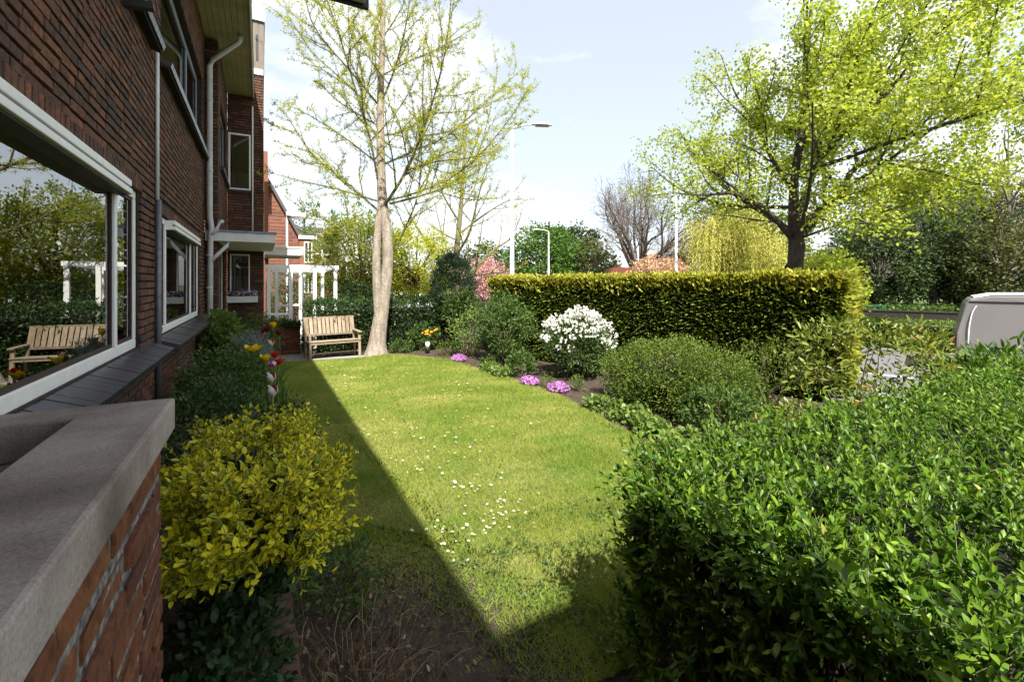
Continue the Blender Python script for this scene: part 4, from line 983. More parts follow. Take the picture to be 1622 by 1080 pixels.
rn = np.clip(0.75 * rng.random(len(P)) + 0.25 * np.repeat(np.linspace(0, 1, 3), nb * 2) + 0.1 * smooth_noise(P[:, 1:], 9, 2) - 0.7 * (smooth_noise(P[:, :2], 11, 22) > 0.38) * rng.random(len(P)), 0, 1)
leaf_obj('foliage', M['euon'], P[kp] - loc, A[kp], N_[kp], LL[kp], LL[kp] * 0.62, 'leaf', eu, rn[kp], 'stuff')
single_leaves(eu, 'leaf', leaf_variants('leaf', M['euon'], 8, 0.05, 1.0), P[pick], A[pick], N_[pick], LL[pick], LL[pick] * 0.62)
tube_obj('twigs', M['greentwig'], [(q[0] - loc, q[1] * 0.0016) for q in st], eu, 3)
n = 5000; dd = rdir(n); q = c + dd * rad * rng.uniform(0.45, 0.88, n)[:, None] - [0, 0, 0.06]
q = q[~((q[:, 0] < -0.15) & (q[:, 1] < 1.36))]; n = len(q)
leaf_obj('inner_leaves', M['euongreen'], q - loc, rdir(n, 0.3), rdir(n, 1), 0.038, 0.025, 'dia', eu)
leafy('creeping_evergreen', 'dark green small leaved evergreen spilling beneath the yellow shrub', 'shrub', (-0.10, 1.70, 0.58), (0.16, 0.40, 0.20), 170, 14, 0.05, 0.032, 0.021, M['euongreen'], 'leaf', 0.35, 10, sr=0.004)

# ------------------------------------------------------------------ raised bed by the facade
leafy('bed_shrub', 'dark green small leaved shrub under the big window', 'shrub', (-0.32, 3.85, 0.70), (0.40, 0.95, 0.36), 190, 40, 0.11, 0.035, 0.02, M['darkleaf'], 'dia', bz, 14)
leafy('rose_bush', 'mid green rose bush between the two ground floor windows', 'shrub', (-0.33, 5.7, 0.74), (0.38, 0.85, 0.36), 150, 34, 0.12, 0.045, 0.028, M['midleaf'], 'dia', bz, 14)
leafy('lavender_plant', 'silver grey feathery plant behind the yellow tulips', 'plant', (-0.10, 6.9, 0.86), (0.24, 0.42, 0.26), 80, 40, 0.09, 0.055, 0.008, M['silver'], 'dia', bz, 10, up=0.9)
leafy('climbing_plant', 'light green climbing plant at the foot of the white downpipe', 'plant', (-0.52, 8.5, 0.90), (0.22, 0.55, 0.44), 110, 22, 0.12, 0.07, 0.055, M['lightleaf'], 'star', bz, 14)
leafy('nook_shrub', 'dense green shrub below the flower box in the porch nook', 'shrub', (-0.12, 10.6, 0.62), (0.42, 0.75, 0.55), 130, 36, 0.15, 0.06, 0.03, M['midleaf'], 'dia', 0, 14)
leafy('trailing_plant', 'dark trailing ground cover hanging over the bed edge onto the shaded lawn', 'plant', (0.26, 5.0, 0.20), (0.24, 1.9, 0.24), 230, 26, 0.10, 0.034, 0.02, M['darkleaf'], 'dia', 0.0, 20, sr=0.004)
leafy('bed_weeds', 'tangle of low leafy weeds at the end of the low wall', 'plant', (0.36, 2.72, 0.14), (0.20, 0.35, 0.17), 60, 18, 0.08, 0.035, 0.024, M['midleaf'], 'dia', 0.0, 12, sr=0.003)
for i, (x, y) in enumerate(((-0.05, 4.5), (0.0, 5.3), (-0.02, 6.1), (0.0, 7.6))):
    n = 150; b = np.column_stack([x + rng.normal(size=n) * 0.10, y + rng.normal(size=n) * 0.28, np.full(n, bz)]); a = unit(rng.normal(size=(n, 3)) * 0.35 + [0, 0, 1]); base = np.array([x, y, bz])
    t = _thing('tulip_leaves', ['leafy tulip clump nearest the yellow shrub', 'leafy tulip clump below the white striped tulips', 'leafy tulip clump below the yellow tulips', 'leafy tulip clump near the dark red tulips'][i], 'plant', 'tulip foliage along the bed edge', tuple(base))
    leaf_obj('leaves', M['lightleaf' if i % 2 else 'midleaf'], b - base, a, rdir(n), rng.uniform(0.2, 0.42, n), 0.028, 'dia', t)

def tulip(name, label, p, mat, h, size, opened=0.0, stripe=None, lean=(0, 0)):
    size *= 1.25
    x, y, z = p; t = _thing(name, label, 'tulip', 'tulips along the bed edge', (x, y, bz if x < 0.1 else 0))
    zt = z - t.location.z - size * 0.5
    m = MB(); m.tube(curve_pts([(0 - lean[0], 0 - lean[1], 0), (-lean[0] * .4, -lean[1] * .4, zt * 0.55), (0, 0, zt)], 6), 0.005, 6); m.build('stem', M['greentwig'], t, smooth=True)
    for k in range(6):
        a = k * math.pi / 3 + 0.2; inner = k % 2; V = []; F = []; nu, nv = 5, 6
        for j in range(nv):
            v = j / (nv - 1); rr = size * (0.10 + 0.36 * math.sin(min(v * 1.5, 1.0) * math.pi / 2) * (1 - 0.35 * max(0, v - 0.55) * (1 - 2.6 * opened)) + opened * 0.75 * v * v) * (0.92 if inner else 1.0)
            wd = size * 0.40 * math.sin(math.pi * min(0.97, 0.12 + 0.80 * v) ** 0.85) + size * 0.02
            zz = zt + size * (v - opened * 0.4 * v * v)
            for i in range(nu):
                s = (i / (nu - 1) - 0.5) * 2; aa = a + s * wd / max(rr, size * 0.15); V.append((rr * math.cos(aa), rr * math.sin(aa), zz - 0.03 * size * s * s))
        for j in range(nv - 1):
            for i in range(nu - 1): F.append((j * nu + i, j * nu + i + 1, (j + 1) * nu + i + 1, (j + 1) * nu + i))
        me = np_mesh('petal', V, [np.array(F)], {'rnd': np.full(len(V), (k * 0.37) % 1)}, True)
        o = link('petal', me, M[stripe] if (stripe and k % 2) else M[mat], t)
for lab, px_, mat, size, op, st_ in (
    ('white and red striped tulip nearest the yellow shrub', (0.075, 3.80, 1.0), 'petalwhite', 0.068, 0.0, 'petaldark'),
    ('white and red striped tulip behind the nearest striped one', (0.075, 4.35, 1.0), 'petalwhite', 0.068, 0.0, 'petaldark'),
    ('small magenta tulip with pale tips above the striped tulips', (0.10, 5.05, 1.0), 'petalmagenta', 0.055, 0.25, 'petalwhite'),
    ('wide open red tulip leaning out over the lawn', (0.16, 5.22, 1.0), 'petalred', 0.06, 0.35, None),
    ('red tulip just above the leaning red one', (0.14, 5.75, 1.0), 'petalred', 0.065, 0.3, None),
    ('yellow tulip beside the two red tulips', (0.04, 5.55, 1.0), 'petalyellow', 0.07, 0.35, None),
    ('large wide open yellow tulip before the silver plant', (-0.08, 6.15, 1.03), 'petalyellow', 0.11, 0.5, None),
    ('red and white striped tulip leaning by the stone path', (0.12, 6.85, 1.0), 'petalwhite', 0.07, 0.1, 'petalred'),
    ('closed red tulip bud above the large yellow tulip', (0.0, 7.6, 1.0), 'petalred', 0.065, 0.0, None),
    ('small orange tulip bud beside the closed red one', (-0.09, 7.3, 1.05), 'petalorange', 0.045, 0.0, None),
    ('yellow tulip topmost among the dark red tulips', (0.18, 8.55, 1.10), 'petalyellow', 0.085, 0.1, None),
    ('dark red tulip below the topmost yellow one', (0.10, 8.65, 1.02), 'petaldark', 0.085, 0.15, None),
    ('dark red tulip nearest the low brick wall', (0.27, 8.5, 0.98), 'petaldark', 0.085, 0.15, None),
    ('dark red tulip nearest the house in its cluster', (0.02, 8.8, 0.98), 'petaldark', 0.08, 0.1, None)):
    tulip('tulip', lab, px_, mat, 0.5, size, op, st_, (rng.normal() * 0.04, rng.normal() * 0.04))

# dry stems at the near corner
ds = _thing('dry_stems', 'heap of dry brown plant stems beside the low garden wall', 'dry stems', None, (0.36, 1.95, 0)); segs = []
for i in range(230):
    b = np.array([rng.normal() * 0.10, rng.normal() * 0.20, 0.0]); a = rng.random() * 6.28; r_ = rng.uniform(0.08, 0.34); e = b + np.array([math.cos(a) * r_, math.sin(a) * r_, rng.uniform(0.02, 0.30)])
    if e[0] < -0.20: e[0] = -0.18 + rng.random() * 0.05
    if b[0] < -0.2: b[0] = -0.18
    segs.append((curve_pts([b, (b + e) / 2 + np.array([0, 0, 0.06]) + rng.normal(size=3) * 0.03, e], 5), np.linspace(0.0028, 0.0012, 5)))
V, F = tubes_np(segs, 3); link('stems', np_mesh('stems', V, F, {'rnd': np.repeat(rng.random(len(segs)), 15)}), M['dry'], ds)
n = 260; p = np.column_stack([np.clip(rng.normal(size=n) * 0.2, -0.2, 0.7), rng.normal(size=n) * 0.3, rng.random(n) * 0.12 + 0.01])
leaf_obj('dead_leaves', M['dry'], p, rdir(n), rdir(n, 1), rng.uniform(0.02, 0.05, n), 0.02, 'leaf', ds)

# ------------------------------------------------------------------ right flower bed
leafy('round_shrub', 'wide rounded fine leaved shrub with bronze tips in front of the conifer hedge', 'shrub', (5.30, 4.65, 0.42), (0.92, 1.15, 0.50), 460, 78, 0.16, 0.040, 0.019, M['roundleaf'], 'dia', 0, 14, shell=0.72, core=0.72)
leafy('leafy_shrub', 'light green leafy shrub low in front of the rounded shrub', 'shrub', (4.75, 3.5, 0.28), (0.42, 0.50, 0.27), 100, 26, 0.11, 0.05, 0.03, M['midleaf'], 'dia', 0, 14)
leafy('thin_shrub', 'sparse shrub with willowy leaves between rounded shrub and hedge end', 'shrub', (6.35, 3.95, 0.55), (0.45, 0.5, 0.45), 90, 18, 0.12, 0.06, 0.014, M['roundleaf'], 'dia', 0, 16, up=0.8)
wr = leafy('white_rhododendron', 'rhododendron bush covered in white flowers against the tall hedge', 'shrub', (5.35, 7.05, 0.60), (0.62, 0.66, 0.52), 240, 30, 0.14, 0.075, 0.026, M['rhodo'], 'dia', 0, 20)
loc = np.array(wr.location); nt_ = 105; dd = rdir(nt_ * 4); dd = dd[(dd[:, 2] > -0.1) & (dd @ np.array([-0.62, -0.78, 0.0]) > -0.75)]
wgt = dd[:, 2] * 1.3 + rng.random(len(dd)) ** 3 * 2.0; dd = dd[np.argsort(-wgt)[:nt_]]
tc = np.array([5.35, 7.05, 0.66]) + dd * np.array([0.64, 0.68, 0.54]) * (1 + 0.13 * np.sin(dd[:, 0] * 6 + 1) * np.cos(dd[:, 1] * 5) + 0.06 * rng.normal(size=len(dd)))[:, None]; n = 16; ii = np.repeat(np.arange(nt_), n)
off = rdir(nt_ * n); pp = tc[ii] + off * (0.042 * rng.uniform(0.5, 1.3, nt_))[ii][:, None] + dd[ii] * 0.02
leaf_obj('flowers', M['petalwhite'], pp - loc, unit(off + dd[ii] * 0.5), unit(off + rng.normal(size=off.shape) * 0.6), 0.05, 0.045, 'dia', wr)
leafy('rose_shrub', 'loose green shrub left of the white rhododendron', 'shrub', (4.85, 9.1, 0.82), (0.58, 0.85, 0.75), 210, 26, 0.15, 0.06, 0.04, M['midleaf'], 'dia', 0, 22)
leafy('twiggy_shrub', 'twiggy yellow green shrub left of the loose green shrub', 'shrub', (4.45, 10.3, 0.62), (0.45, 0.45, 0.55), 100, 18, 0.14, 0.055, 0.03, M['lightleaf'], 'dia', 0, 26, sr=0.010)
leafy('broadleaf_shrub', 'broad leaved grey green shrub below the dark conifer', 'shrub', (4.85, 11.6, 0.98), (0.55, 0.45, 0.55), 90, 20, 0.18, 0.15, 0.042, M['midleaf'], 'dia', 0, 14, up=0.2)
leafy('low_green_plant', 'low leafy green plant in front of the rhododendron foot', 'plant', (4.42, 7.65, 0.22), (0.28, 0.36, 0.24), 60, 22, 0.08, 0.05, 0.035, M['midleaf'], 'dia', 0, 8)
for i, (x, y, r_, lab) in enumerate(((4.02, 8.25, .16, 'pale green leafy clump by the lawn edge before the pink cushion'), (4.02, 7.75, .19, 'bright green leafy clump left of the mauve cushions'), (4.28, 8.75, .2, 'small green clump at the foot of the loose shrub'))):
    leafy('ground_cover_clump', lab, 'plant', (x, y, 0.09), (r_, r_ * 1.2, 0.10), 36, 16, 0.06, 0.045, 0.035, M['lightleaf' if i < 2 else 'midleaf'], 'dia', 0, 4, group='low clumps along the lawn edge')
for i, (x, y, r_, lab) in enumerate(((4.25, 5.05, .24, 'pale leafy clump at the far end of the low row by the lawn'), (4.22, 4.45, .25, 'pale leafy clump second from the far end of the low row'), (4.08, 3.95, .22, 'pale leafy clump third from the far end of the low row'), (3.98, 3.40, .24, 'pale leafy clump next to the privet hedge'), (4.35, 3.0, .28, 'pale leafy clump tucked behind the privet hedge'))):
    leafy('hosta_clump', lab, 'plant', (x, y, 0.08), (r_, r_, 0.10), 34, 16, 0.07, 0.055, 0.05, M['lightleaf'], 'star', 0, 4, group='pale leafy clumps along the lawn edge', up=0.1)
for lab, x, y, r_ in (('mauve flower cushion left of the small dark plant by the lawn', 4.15, 6.88, 0.15), ('mauve flower cushion right of the small dark plant by the lawn', 4.30, 6.22, 0.17), ('small pink flower cushion far along the lawn edge', 3.98, 9.72, 0.16)):
    t = leafy('flower_cushion', lab, 'flowers', (x, y, 0.06), (r_, r_, 0.08), 30, 14, 0.04, 0.02, 0.012, M['midleaf'], 'dia', 0, 0, group='flower cushions along the lawn edge')
    n = 420; dd = rdir(n); dd[:, 2] = np.abs(dd[:, 2]); pp = dd * np.array([r_ * 1.05, r_ * 1.05, 0.11]) * rng.uniform(0.85, 1.08, (n, 1)) + [0, 0, 0.05]
    leaf_obj('blossom', M['petalpink'], pp, rdir(n, 0.1), unit(dd + [0, 0, 0.5] + rng.normal(size=(n, 3)) * 0.3), 0.026, 0.026, 'star', t)
leafy('small_dark_plant', 'small round dark plant between the two mauve cushions', 'plant', (4.32, 6.55, 0.10), (0.15, 0.15, 0.12), 34, 16, 0.05, 0.028, 0.014, M['roundleaf'], 'dia', 0, 5)
leafy('spiky_plant', 'small spiky light green plant right of the mauve cushions', 'plant', (4.62, 6.1, 0.10), (0.08, 0.08, 0.12), 16, 10, 0.05, 0.09, 0.012, M['lightleaf'], 'dia', 0, 3, up=1.2)
fp = leafy('orange_flower_plant', 'leafy plant with a few orange flowers right of the tree trunk', 'plant', (3.85, 11.85, 0.36), (0.42, 0.3, 0.36), 80, 18, 0.12, 0.075, 0.04, M['midleaf'], 'dia', 0, 12)
n = 14; pp = np.column_stack([rng.normal(size=n) * 0.14 + 0.02, -0.30 + rng.normal(size=n) * 0.03, 0.42 + rng.random(n) * 0.16]); nrm_ = unit(np.tile([-0.3, -1, 0.5], (n, 1)) + rng.normal(size=(n, 3)) * 0.2)
for i in range(n):
    q = np.repeat(pp[i:i + 1], 5, 0); a = np.cross(nrm_[i], [0.2, 0.1, 1.0]); a /= np.linalg.norm(a); b = np.cross(nrm_[i], a)
    dirs = np.array([a * math.cos(t) + b * math.sin(t) + nrm_[i] * 0.35 for t in np.arange(5) * 1.2566]); leaf_obj('flower', M['petalorange'], q, dirs, np.repeat(nrm_[i:i + 1], 5, 0), 0.034, 0.03, 'dia', fp)
leafy('edge_plant', 'low green plant between the tree trunk and the garden lantern', 'plant', (3.2, 11.75, 0.15), (0.3, 0.22, 0.17), 50, 16, 0.09, 0.06, 0.03, M['midleaf'], 'dia', 0, 8)
leafy('edge_plant', 'low olive green plant right of the garden lantern', 'plant', (4.15, 10.75, 0.16), (0.28, 0.3, 0.2), 50, 18, 0.09, 0.05, 0.025, M['roundleaf'], 'dia', 0, 8)
gl_ = _thing('garden_lantern', 'small black and white garden lantern standing at the lawn edge', 'lantern', None, (3.74, 11.25, 0))
m = MB(); m.lathe((0, 0, 0), [(0.0, 0), (0.055, 0), (0.06, 0.12), (0.05, 0.14), (0.0, 0.14)], 12); m.build('base', M['blackplastic'], gl_, smooth=True)
m = MB(); m.lathe((0, 0, 0), [(0.0, 0.141), (0.05, 0.141), (0.062, 0.26), (0.04, 0.29), (0.0, 0.30)], 12); m.build('lamp_glass', M['paleglass'], gl_, smooth=True)

ry = leafy('yellow_rhododendron', 'sparse rhododendron with yellow and reddish leaves at the end of the conifer hedge', 'shrub', (6.05, 2.55, 0.86), (0.85, 0.95, 0.52), 130, 14, 0.15, 0.10, 0.034, M['rhodoyel'], 'leaf', 0, 18, up=0.15, sr=0.012, shell=0.5)
leafy('laurel_shrub', 'green long leaved shrub in front of the parked van', 'shrub', (6.9, 1.75, 0.66), (0.62, 0.6, 0.42), 120, 18, 0.16, 0.11, 0.03, M['privet'], 'leaf', 0, 20, up=0.5)
leafy('red_leaf_plant', 'low plant with rusty leaves between privet hedge and leafy shrub', 'plant', (5.1, 2.9, 0.22), (0.35, 0.35, 0.22), 50, 14, 0.1, 0.06, 0.035, M['rhodoyel'], 'dia', 0, 8)
yw = leafy('yew_bush', 'dark upright conifer bush left of the golden topped hedge', 'shrub', (4.95, 12.6, 1.45), (0.66, 0.66, 1.22), 420, 34, 0.15, 0.10, 0.02, M['yew'], 'dia', 0, 10, up=1.3, shell=0.75, sr=0.03)
leafy('gap_shrub', 'dark green shrub filling the gap at the left end of the tall hedge', 'shrub', (5.55, 11.3, 0.75), (0.55, 0.55, 0.72), 110, 26, 0.18, 0.07, 0.035, M['darkleaf'], 'dia', 0, 10)
leafy('street_shrub', 'yellow green shrub between the tree trunk and the dark conifer', 'shrub', (4.5, 14.6, 0.9), (0.9, 0.7, 0.75), 130, 24, 0.2, 0.07, 0.04, M['magn'], 'dia', 0, 14)
leafy('neighbour_shrub', 'dark green shrub behind the hedge left of the tree trunk', 'shrub', (2.6, 14.6, 0.9), (1.1, 0.8, 0.9), 150, 24, 0.25, 0.08, 0.045, M['darkleaf'], 'dia', 0, 14)

# ------------------------------------------------------------------ daisies on the lawn
dm = MB()
for k in range(11):
    a = k * 2 * math.pi / 11; b = a + 0.42; c = (a + b) / 2; r = 0.0125
    dm.add([(0.003 * math.cos(c), 0.003 * math.sin(c), 0.036), (r * 0.8 * math.cos(a), r * 0.8 * math.sin(a), 0.0375), (r * math.cos(c), r * math.sin(c), 0.038), (r * 0.8 * math.cos(b), r * 0.8 * math.sin(b), 0.0375)], [(0, 1, 2, 3)])
n0 = len(dm.f); dm.lathe((0, 0, 0.0365), [(0.0045, 0), (0.003, 0.003), (0.0, 0.0035)], 8); n1 = len(dm.f); dm.tube([(0, 0, 0), (0, 0, 0.036)], 0.001, 3, False)
dme = dm.mesh('daisy'); [dme.materials.append(M[k]) for k in ('petalwhite', 'petalyellow', 'greentwig')]
for i, pgn in enumerate(dme.polygons): pgn.material_index = 0 if i < n0 else (1 if i < n1 else 2)
DAISY = [(1.55, 3.62, 13, .10), (1.68, 3.35, 14, .13), (1.64, 3.16, 16, .10), (1.36, 3.02, 12, .12), (1.16, 3.05, 8, .10), (1.05, 3.2, 5, .1), (1.84, 2.95, 5, .12), (2.05, 3.4, 3, .15), (1.1, 2.85, 5, .1), (1.35, 4.1, 5, .15), (1.55, 4.35, 14, .16), (1.35, 4.5, 6, .1),
         (2.05, 4.6, 9, .15), (1.95, 5.1, 6, .2), (1.6, 5.2, 8, .2), (1.35, 5.4, 5, .2), (2.5, 5.5, 6, .2), (3.0, 5.0, 5, .15), (2.9, 6.8, 9, .25), (2.6, 7.2, 8, .25), (3.3, 7.4, 8, .25), (1.5, 7.0, 6, .3), (1.2, 8.2, 6, .3), (1.6, 8.9, 5, .3), (1.3, 9.4, 8, .3), (1.1, 6.2, 5, .2), (2.1, 6.2, 7, .3), (2.4, 8.6, 5, .4), (1.1, 10.2, 4, .3)]
for x, y, k, s in DAISY:
    for i in range(int(k * 1.3)):
        p = np.array([[x + rng.normal() * s, y + rng.normal() * s * 1.1]])
        if not inside(LAWN, p)[0]: continue
        o = bpy.data.objects.new('daisy', dme); COL.objects.link(o); z = rng.uniform(0.6, 1.15) * (1 + 0.07 * max(0, p[0, 1] - 3)); o.scale = (z, z, z); o.location = (p[0, 0], p[0, 1], 0.010)
        o.rotation_euler = (rng.normal() * 0.22, rng.normal() * 0.22, rng.random() * 6); tag(o, 'small white daisy growing in the lawn', 'daisy', 'daisies scattered over the lawn')

# ------------------------------------------------------------------ trees
def fr(base, pts):
    """points given as (sideways, depth, height) seen from the garden, about a tree's foot"""
    pts = np.asarray(pts, float); return np.column_stack([pts[:, 0] * CY + pts[:, 1] * SY, -pts[:, 0] * SY + pts[:, 1] * CY, pts[:, 2]])
def limb(pts, r0, r1, n=12):
    P = curve_pts(fr(None, pts), n); return P, np.linspace(r0, r1, n)
def tree_obj(name, label, loc, segs, sides, bark, group=None, cat='tree', flare=None):
    t = _thing(name, label, cat, group, loc); 
    thick = [s for s in segs if s[1][0] > 0.02]; thin = [s for s in segs if s[1][0] <= 0.02]
    V1, F1 = tubes_np(thick, sides)
    if thin:
        V2, F2 = tubes_np(thin, 3); V = np.concatenate([V1, V2]); F = [np.concatenate([F1[0], F2[0] + len(V1)])]
    else: V, F = V1, F1
    link('trunk', np_mesh('trunk', V, F, None, True), bark, t); return t

# young-leaved ginkgo beside the bench
S_ = 0.0158
def gk(*px): return [((x - 600) * S_, dz, (562 - y) * S_) for x, y, dz in px]
def tr(P, r):
    return (curve_pts(fr(None, P), len(r) * 3), np.interp(np.linspace(0, 1, len(r) * 3), np.linspace(0, 1, len(r)), r))
main = [tr(gk((596, 566, 0), (598, 540, 0), (606, 480, 0.02), (613, 425, 0.03), (613, 375, 0.02), (606, 320, 0), (603, 240, 0), (603, 150, 0), (606, 60, 0), (608, -60, 0), (612, -200, 0)), [0.34, 0.205, 0.165, 0.135, 0.13, 0.12, 0.10, 0.085, 0.07, 0.05, 0.02]),
        tr(gk((600, 510, -0.05), (599, 460, -0.09), (598, 410, -0.10), (600, 365, -0.08), (604, 315, 0.0)), [0.09, 0.105, 0.10, 0.09, 0.07])]
BR_ = [
    ([(597, 400, -.1), (560, 378, -.2), (530, 355, -.3), (500, 340, -.4), (468, 318, -.5)], .05),
    ([(600, 335, 0), (560, 300, .2), (520, 268, .3), (480, 235, .5), (445, 185, .6), (424, 155, .7)], .055),
    ([(601, 320, 0), (555, 308, -.4), (505, 300, -.9), (465, 292, -1.3)], .035),
    ([(601, 262, 0), (560, 230, -.3), (520, 205, -.6), (480, 185, -.8)], .035),
    ([(601, 300, 0), (592, 220, -.4), (575, 150, -.7), (555, 75, -.9), (535, 10, -1.1), (525, -60, -1.2)], .055),
    ([(600, 200, 0), (570, 180, .3), (520, 145, .6), (485, 110, .9), (470, 100, 1.0)], .04),
    ([(602, 170, 0), (560, 120, -.2), (510, 60, -.4), (495, 0, -.5), (480, -70, -.6)], .045),
    ([(600, 130, 0), (585, 80, .5), (580, 20, .8), (590, -50, 1.0)], .035),
    ([(628, 388, .1), (645, 350, .1), (662, 310, 0), (670, 250, -.2), (672, 200, -.3)], .05),
    ([(612, 325, -.1), (640, 290, -.3), (668, 240, -.5), (690, 190, -.7), (712, 120, -.9), (722, 50, -1.0), (727, -40, -1.1)], .075),
    ([(615, 322, .1), (660, 308, .3), (705, 285, .6), (740, 250, .9), (765, 180, 1.2), (785, 60, 1.6)], .055),
    ([(614, 318, 0), (660, 312, -.4), (720, 295, -.8), (770, 262, -1.2), (815, 215, -1.6), (830, 190, -1.8)], .04),
    ([(606, 262, 0), (650, 235, .3), (700, 205, .6), (745, 160, .9), (790, 110, 1.2), (822, 75, 1.4)], .045),
    ([(606, 160, 0), (630, 120, -.3), (648, 70, -.5), (660, 20, -.7), (670, -60, -.8)], .05),
    ([(605, 215, 0), (640, 195, .5), (690, 140, .9), (720, 95, 1.2)], .035),
    ([(606, 120, 0), (650, 90, .2), (700, 60, .4), (760, 20, .5)], .035),
    ([(606, 100, 0), (570, 60, -.5), (540, 30, -.9)], .03),
    ([(603, 240, 0), (590, 200, 1.0), (560, 150, 1.9), (540, 110, 2.5)], .035),
    ([(607, 60, 0), (640, 20, -.2), (665, -40, -.3)], .03),
    ([(607, 40, 0), (575, 0, .3), (555, -60, .4)], .03),
]
g_l1 = [limb(gk(*p), r * 0.55, 0.004, 14) for p, r in BR_]
lv = grow(g_l1, [dict(per_m=4.0, len=(0.22, 0.44), rel=1.0, ang=(28, 62), n=6, wig=0.10, up=0.6, t0=0.10), dict(per_m=3.0, len=(0.35, 0.6), rel=1.0, ang=(28, 60), n=4, wig=0.12, up=0.7)])
gt = tree_obj('ginkgo_tree', 'tall tree with pale bark and tiny yellow green leaves right of the bench', (2.58, 11.56, 0), main, 14, M['bark'])
tube_obj('branches', M['barklimb'], [s for l in lv for s in l], gt, 5)
tagp = []
p, dr = sample_on([s for l in lv for s in l], 36, 0.024)
n = len(p); k = 5; P = np.repeat(p, k, 0) + rng.normal(size=(n * k, 3)) * 0.014
leaf_obj('crown', M['gink'], P, rdir(n * k, 0.35), rdir(n * k, 0.6), rng.uniform(0.017, 0.038, n * k), 0.023, 'dia', gt)

def gen_tree(name, label, loc, h, trunk_h, r0, spread, nl, bark, levels, leaf=None, group=None, sides=8, lean=0.0, l_up=(15, 60), cat='tree'):
    """generic tree: leader + limbs + recursive twigs; leaf = (material, per_m, cluster, L, W, shape)"""
    T = [limb([(0, 0, -0.05), (lean * .3, 0, trunk_h * 0.6), (lean * .6, 0, trunk_h), (lean, 0.1, h * 0.75), (lean, 0.1, h)], r0, 0.015, 16)]
    L1 = []
    for i in range(nl):
        z = trunk_h * 0.85 + (h * 0.9 - trunk_h) * (i / max(nl - 1, 1)) ** 1.1; a = i * 2.4 + rng.random(); k = 1 - 0.65 * (z - trunk_h * .85) / (h - trunk_h * .85 + 1e-6)
        e = R(rng.uniform(*l_up)); ln = spread * k * rng.uniform(0.8, 1.15); q = (T[0][0][:, 2] < z).sum(); b = T[0][0][min(q, 15)]
        d = np.array([math.cos(a) * math.cos(e), math.sin(a) * math.cos(e), math.sin(e)]); mid = b + d * ln * 0.5 + [0, 0, 0.06 * ln] + rng.normal(size=3) * 0.05 * ln; end = b + d * ln + [0, 0, 0.18 * ln] + rng.normal(size=3) * 0.06 * ln
        L1.append((curve_pts([b, mid, end], 9), np.linspace(r0 * 0.42 * (0.5 + 0.5 * k), 0.012, 9)))
    lv = grow(L1, levels); segs = T + [s for l in lv for s in l]
    t = tree_obj(name, label, loc, segs, sides, bark, group, cat)
    if leaf:
        mt, per, cl, Lf, Wf, sh = leaf; p, _ = sample_on([s for l in lv[1:] for s in l], per, Lf * 0.5); n = len(p); P = np.repeat(p, cl, 0) + rng.normal(size=(n * cl, 3)) * Lf * 0.6
        leaf_obj('crown', mt, P, rdir(n * cl, 0.0), rdir(n * cl, 0.8), Lf * rng.uniform(0.65, 1.2, n * cl), Wf, sh, t)
    return t

# second ginkgo by the street, behind the dark conifer
S2 = 0.0264
def g2(*px): return [((x - 725) * S2, dz, (470 - y) * S2) for x, y, dz in px]
T2 = [tr(g2((724, 478, 0), (724, 430, 0), (722, 395, 0), (724, 340, 0), (730, 280, 0), (735, 200, 0), (740, 150, 0)), [.26, .22, .18, .13, .1, .06, .02])]
B2 = [limb(g2(*p), r, 0.012, 12) for p, r in (
    ([(722, 398, 0), (700, 365, 0), (680, 335, -.4), (660, 300, -.8), (645, 270, -1)], .10), ([(722, 400, 0), (750, 375, .1), (780, 345, .4), (815, 320, .8), (845, 300, 1)], .09),
    ([(723, 370, 0), (705, 345, .6), (690, 300, 1.2), (675, 250, 1.8)], .07), ([(724, 350, 0), (745, 320, -.5), (760, 270, -1), (775, 220, -1.4)], .07), ([(726, 320, 0), (760, 290, .5), (800, 260, 1.2), (830, 250, 1.8)], .05),
    ([(728, 300, 0), (705, 260, -.6), (690, 210, -1.2)], .05), ([(730, 280, 0), (750, 240, .6), (760, 190, 1)], .05), ([(726, 330, 0), (690, 310, 1), (655, 285, 2)], .045), ([(732, 250, 0), (715, 210, .4), (705, 170, .7)], .04), ([(722, 395, 0), (755, 385, -.8), (800, 380, -1.4), (835, 372, -2)], .05))]
lv = grow(B2, [dict(per_m=1.5, len=(0.4, 0.65), rel=1.0, ang=(35, 65), n=6, wig=0.1, up=0.3, t0=0.15), dict(per_m=2.0, len=(0.35, 0.6), rel=1.0, ang=(35, 65), n=4, wig=0.12, up=0.2)])
t2 = tree_obj('ginkgo_tree', 'smaller tree with greenish bark and sparse yellow leaves behind the dark conifer', (7.20, 17.75, -0.15), T2 + [s for l in lv for s in l], 8, M['barkgreen'])
p, _ = sample_on([s for l in lv[1:] for s in l], 9, 0.02); n = len(p); P = np.repeat(p, 4, 0) + rng.normal(size=(n * 4, 3)) * 0.02
leaf_obj('crown', M['gink'], P, rdir(n * 4, 0.3), rdir(n * 4, 0.6), rng.uniform(0.035, 0.06, n * 4), 0.038, 'dia', t2)

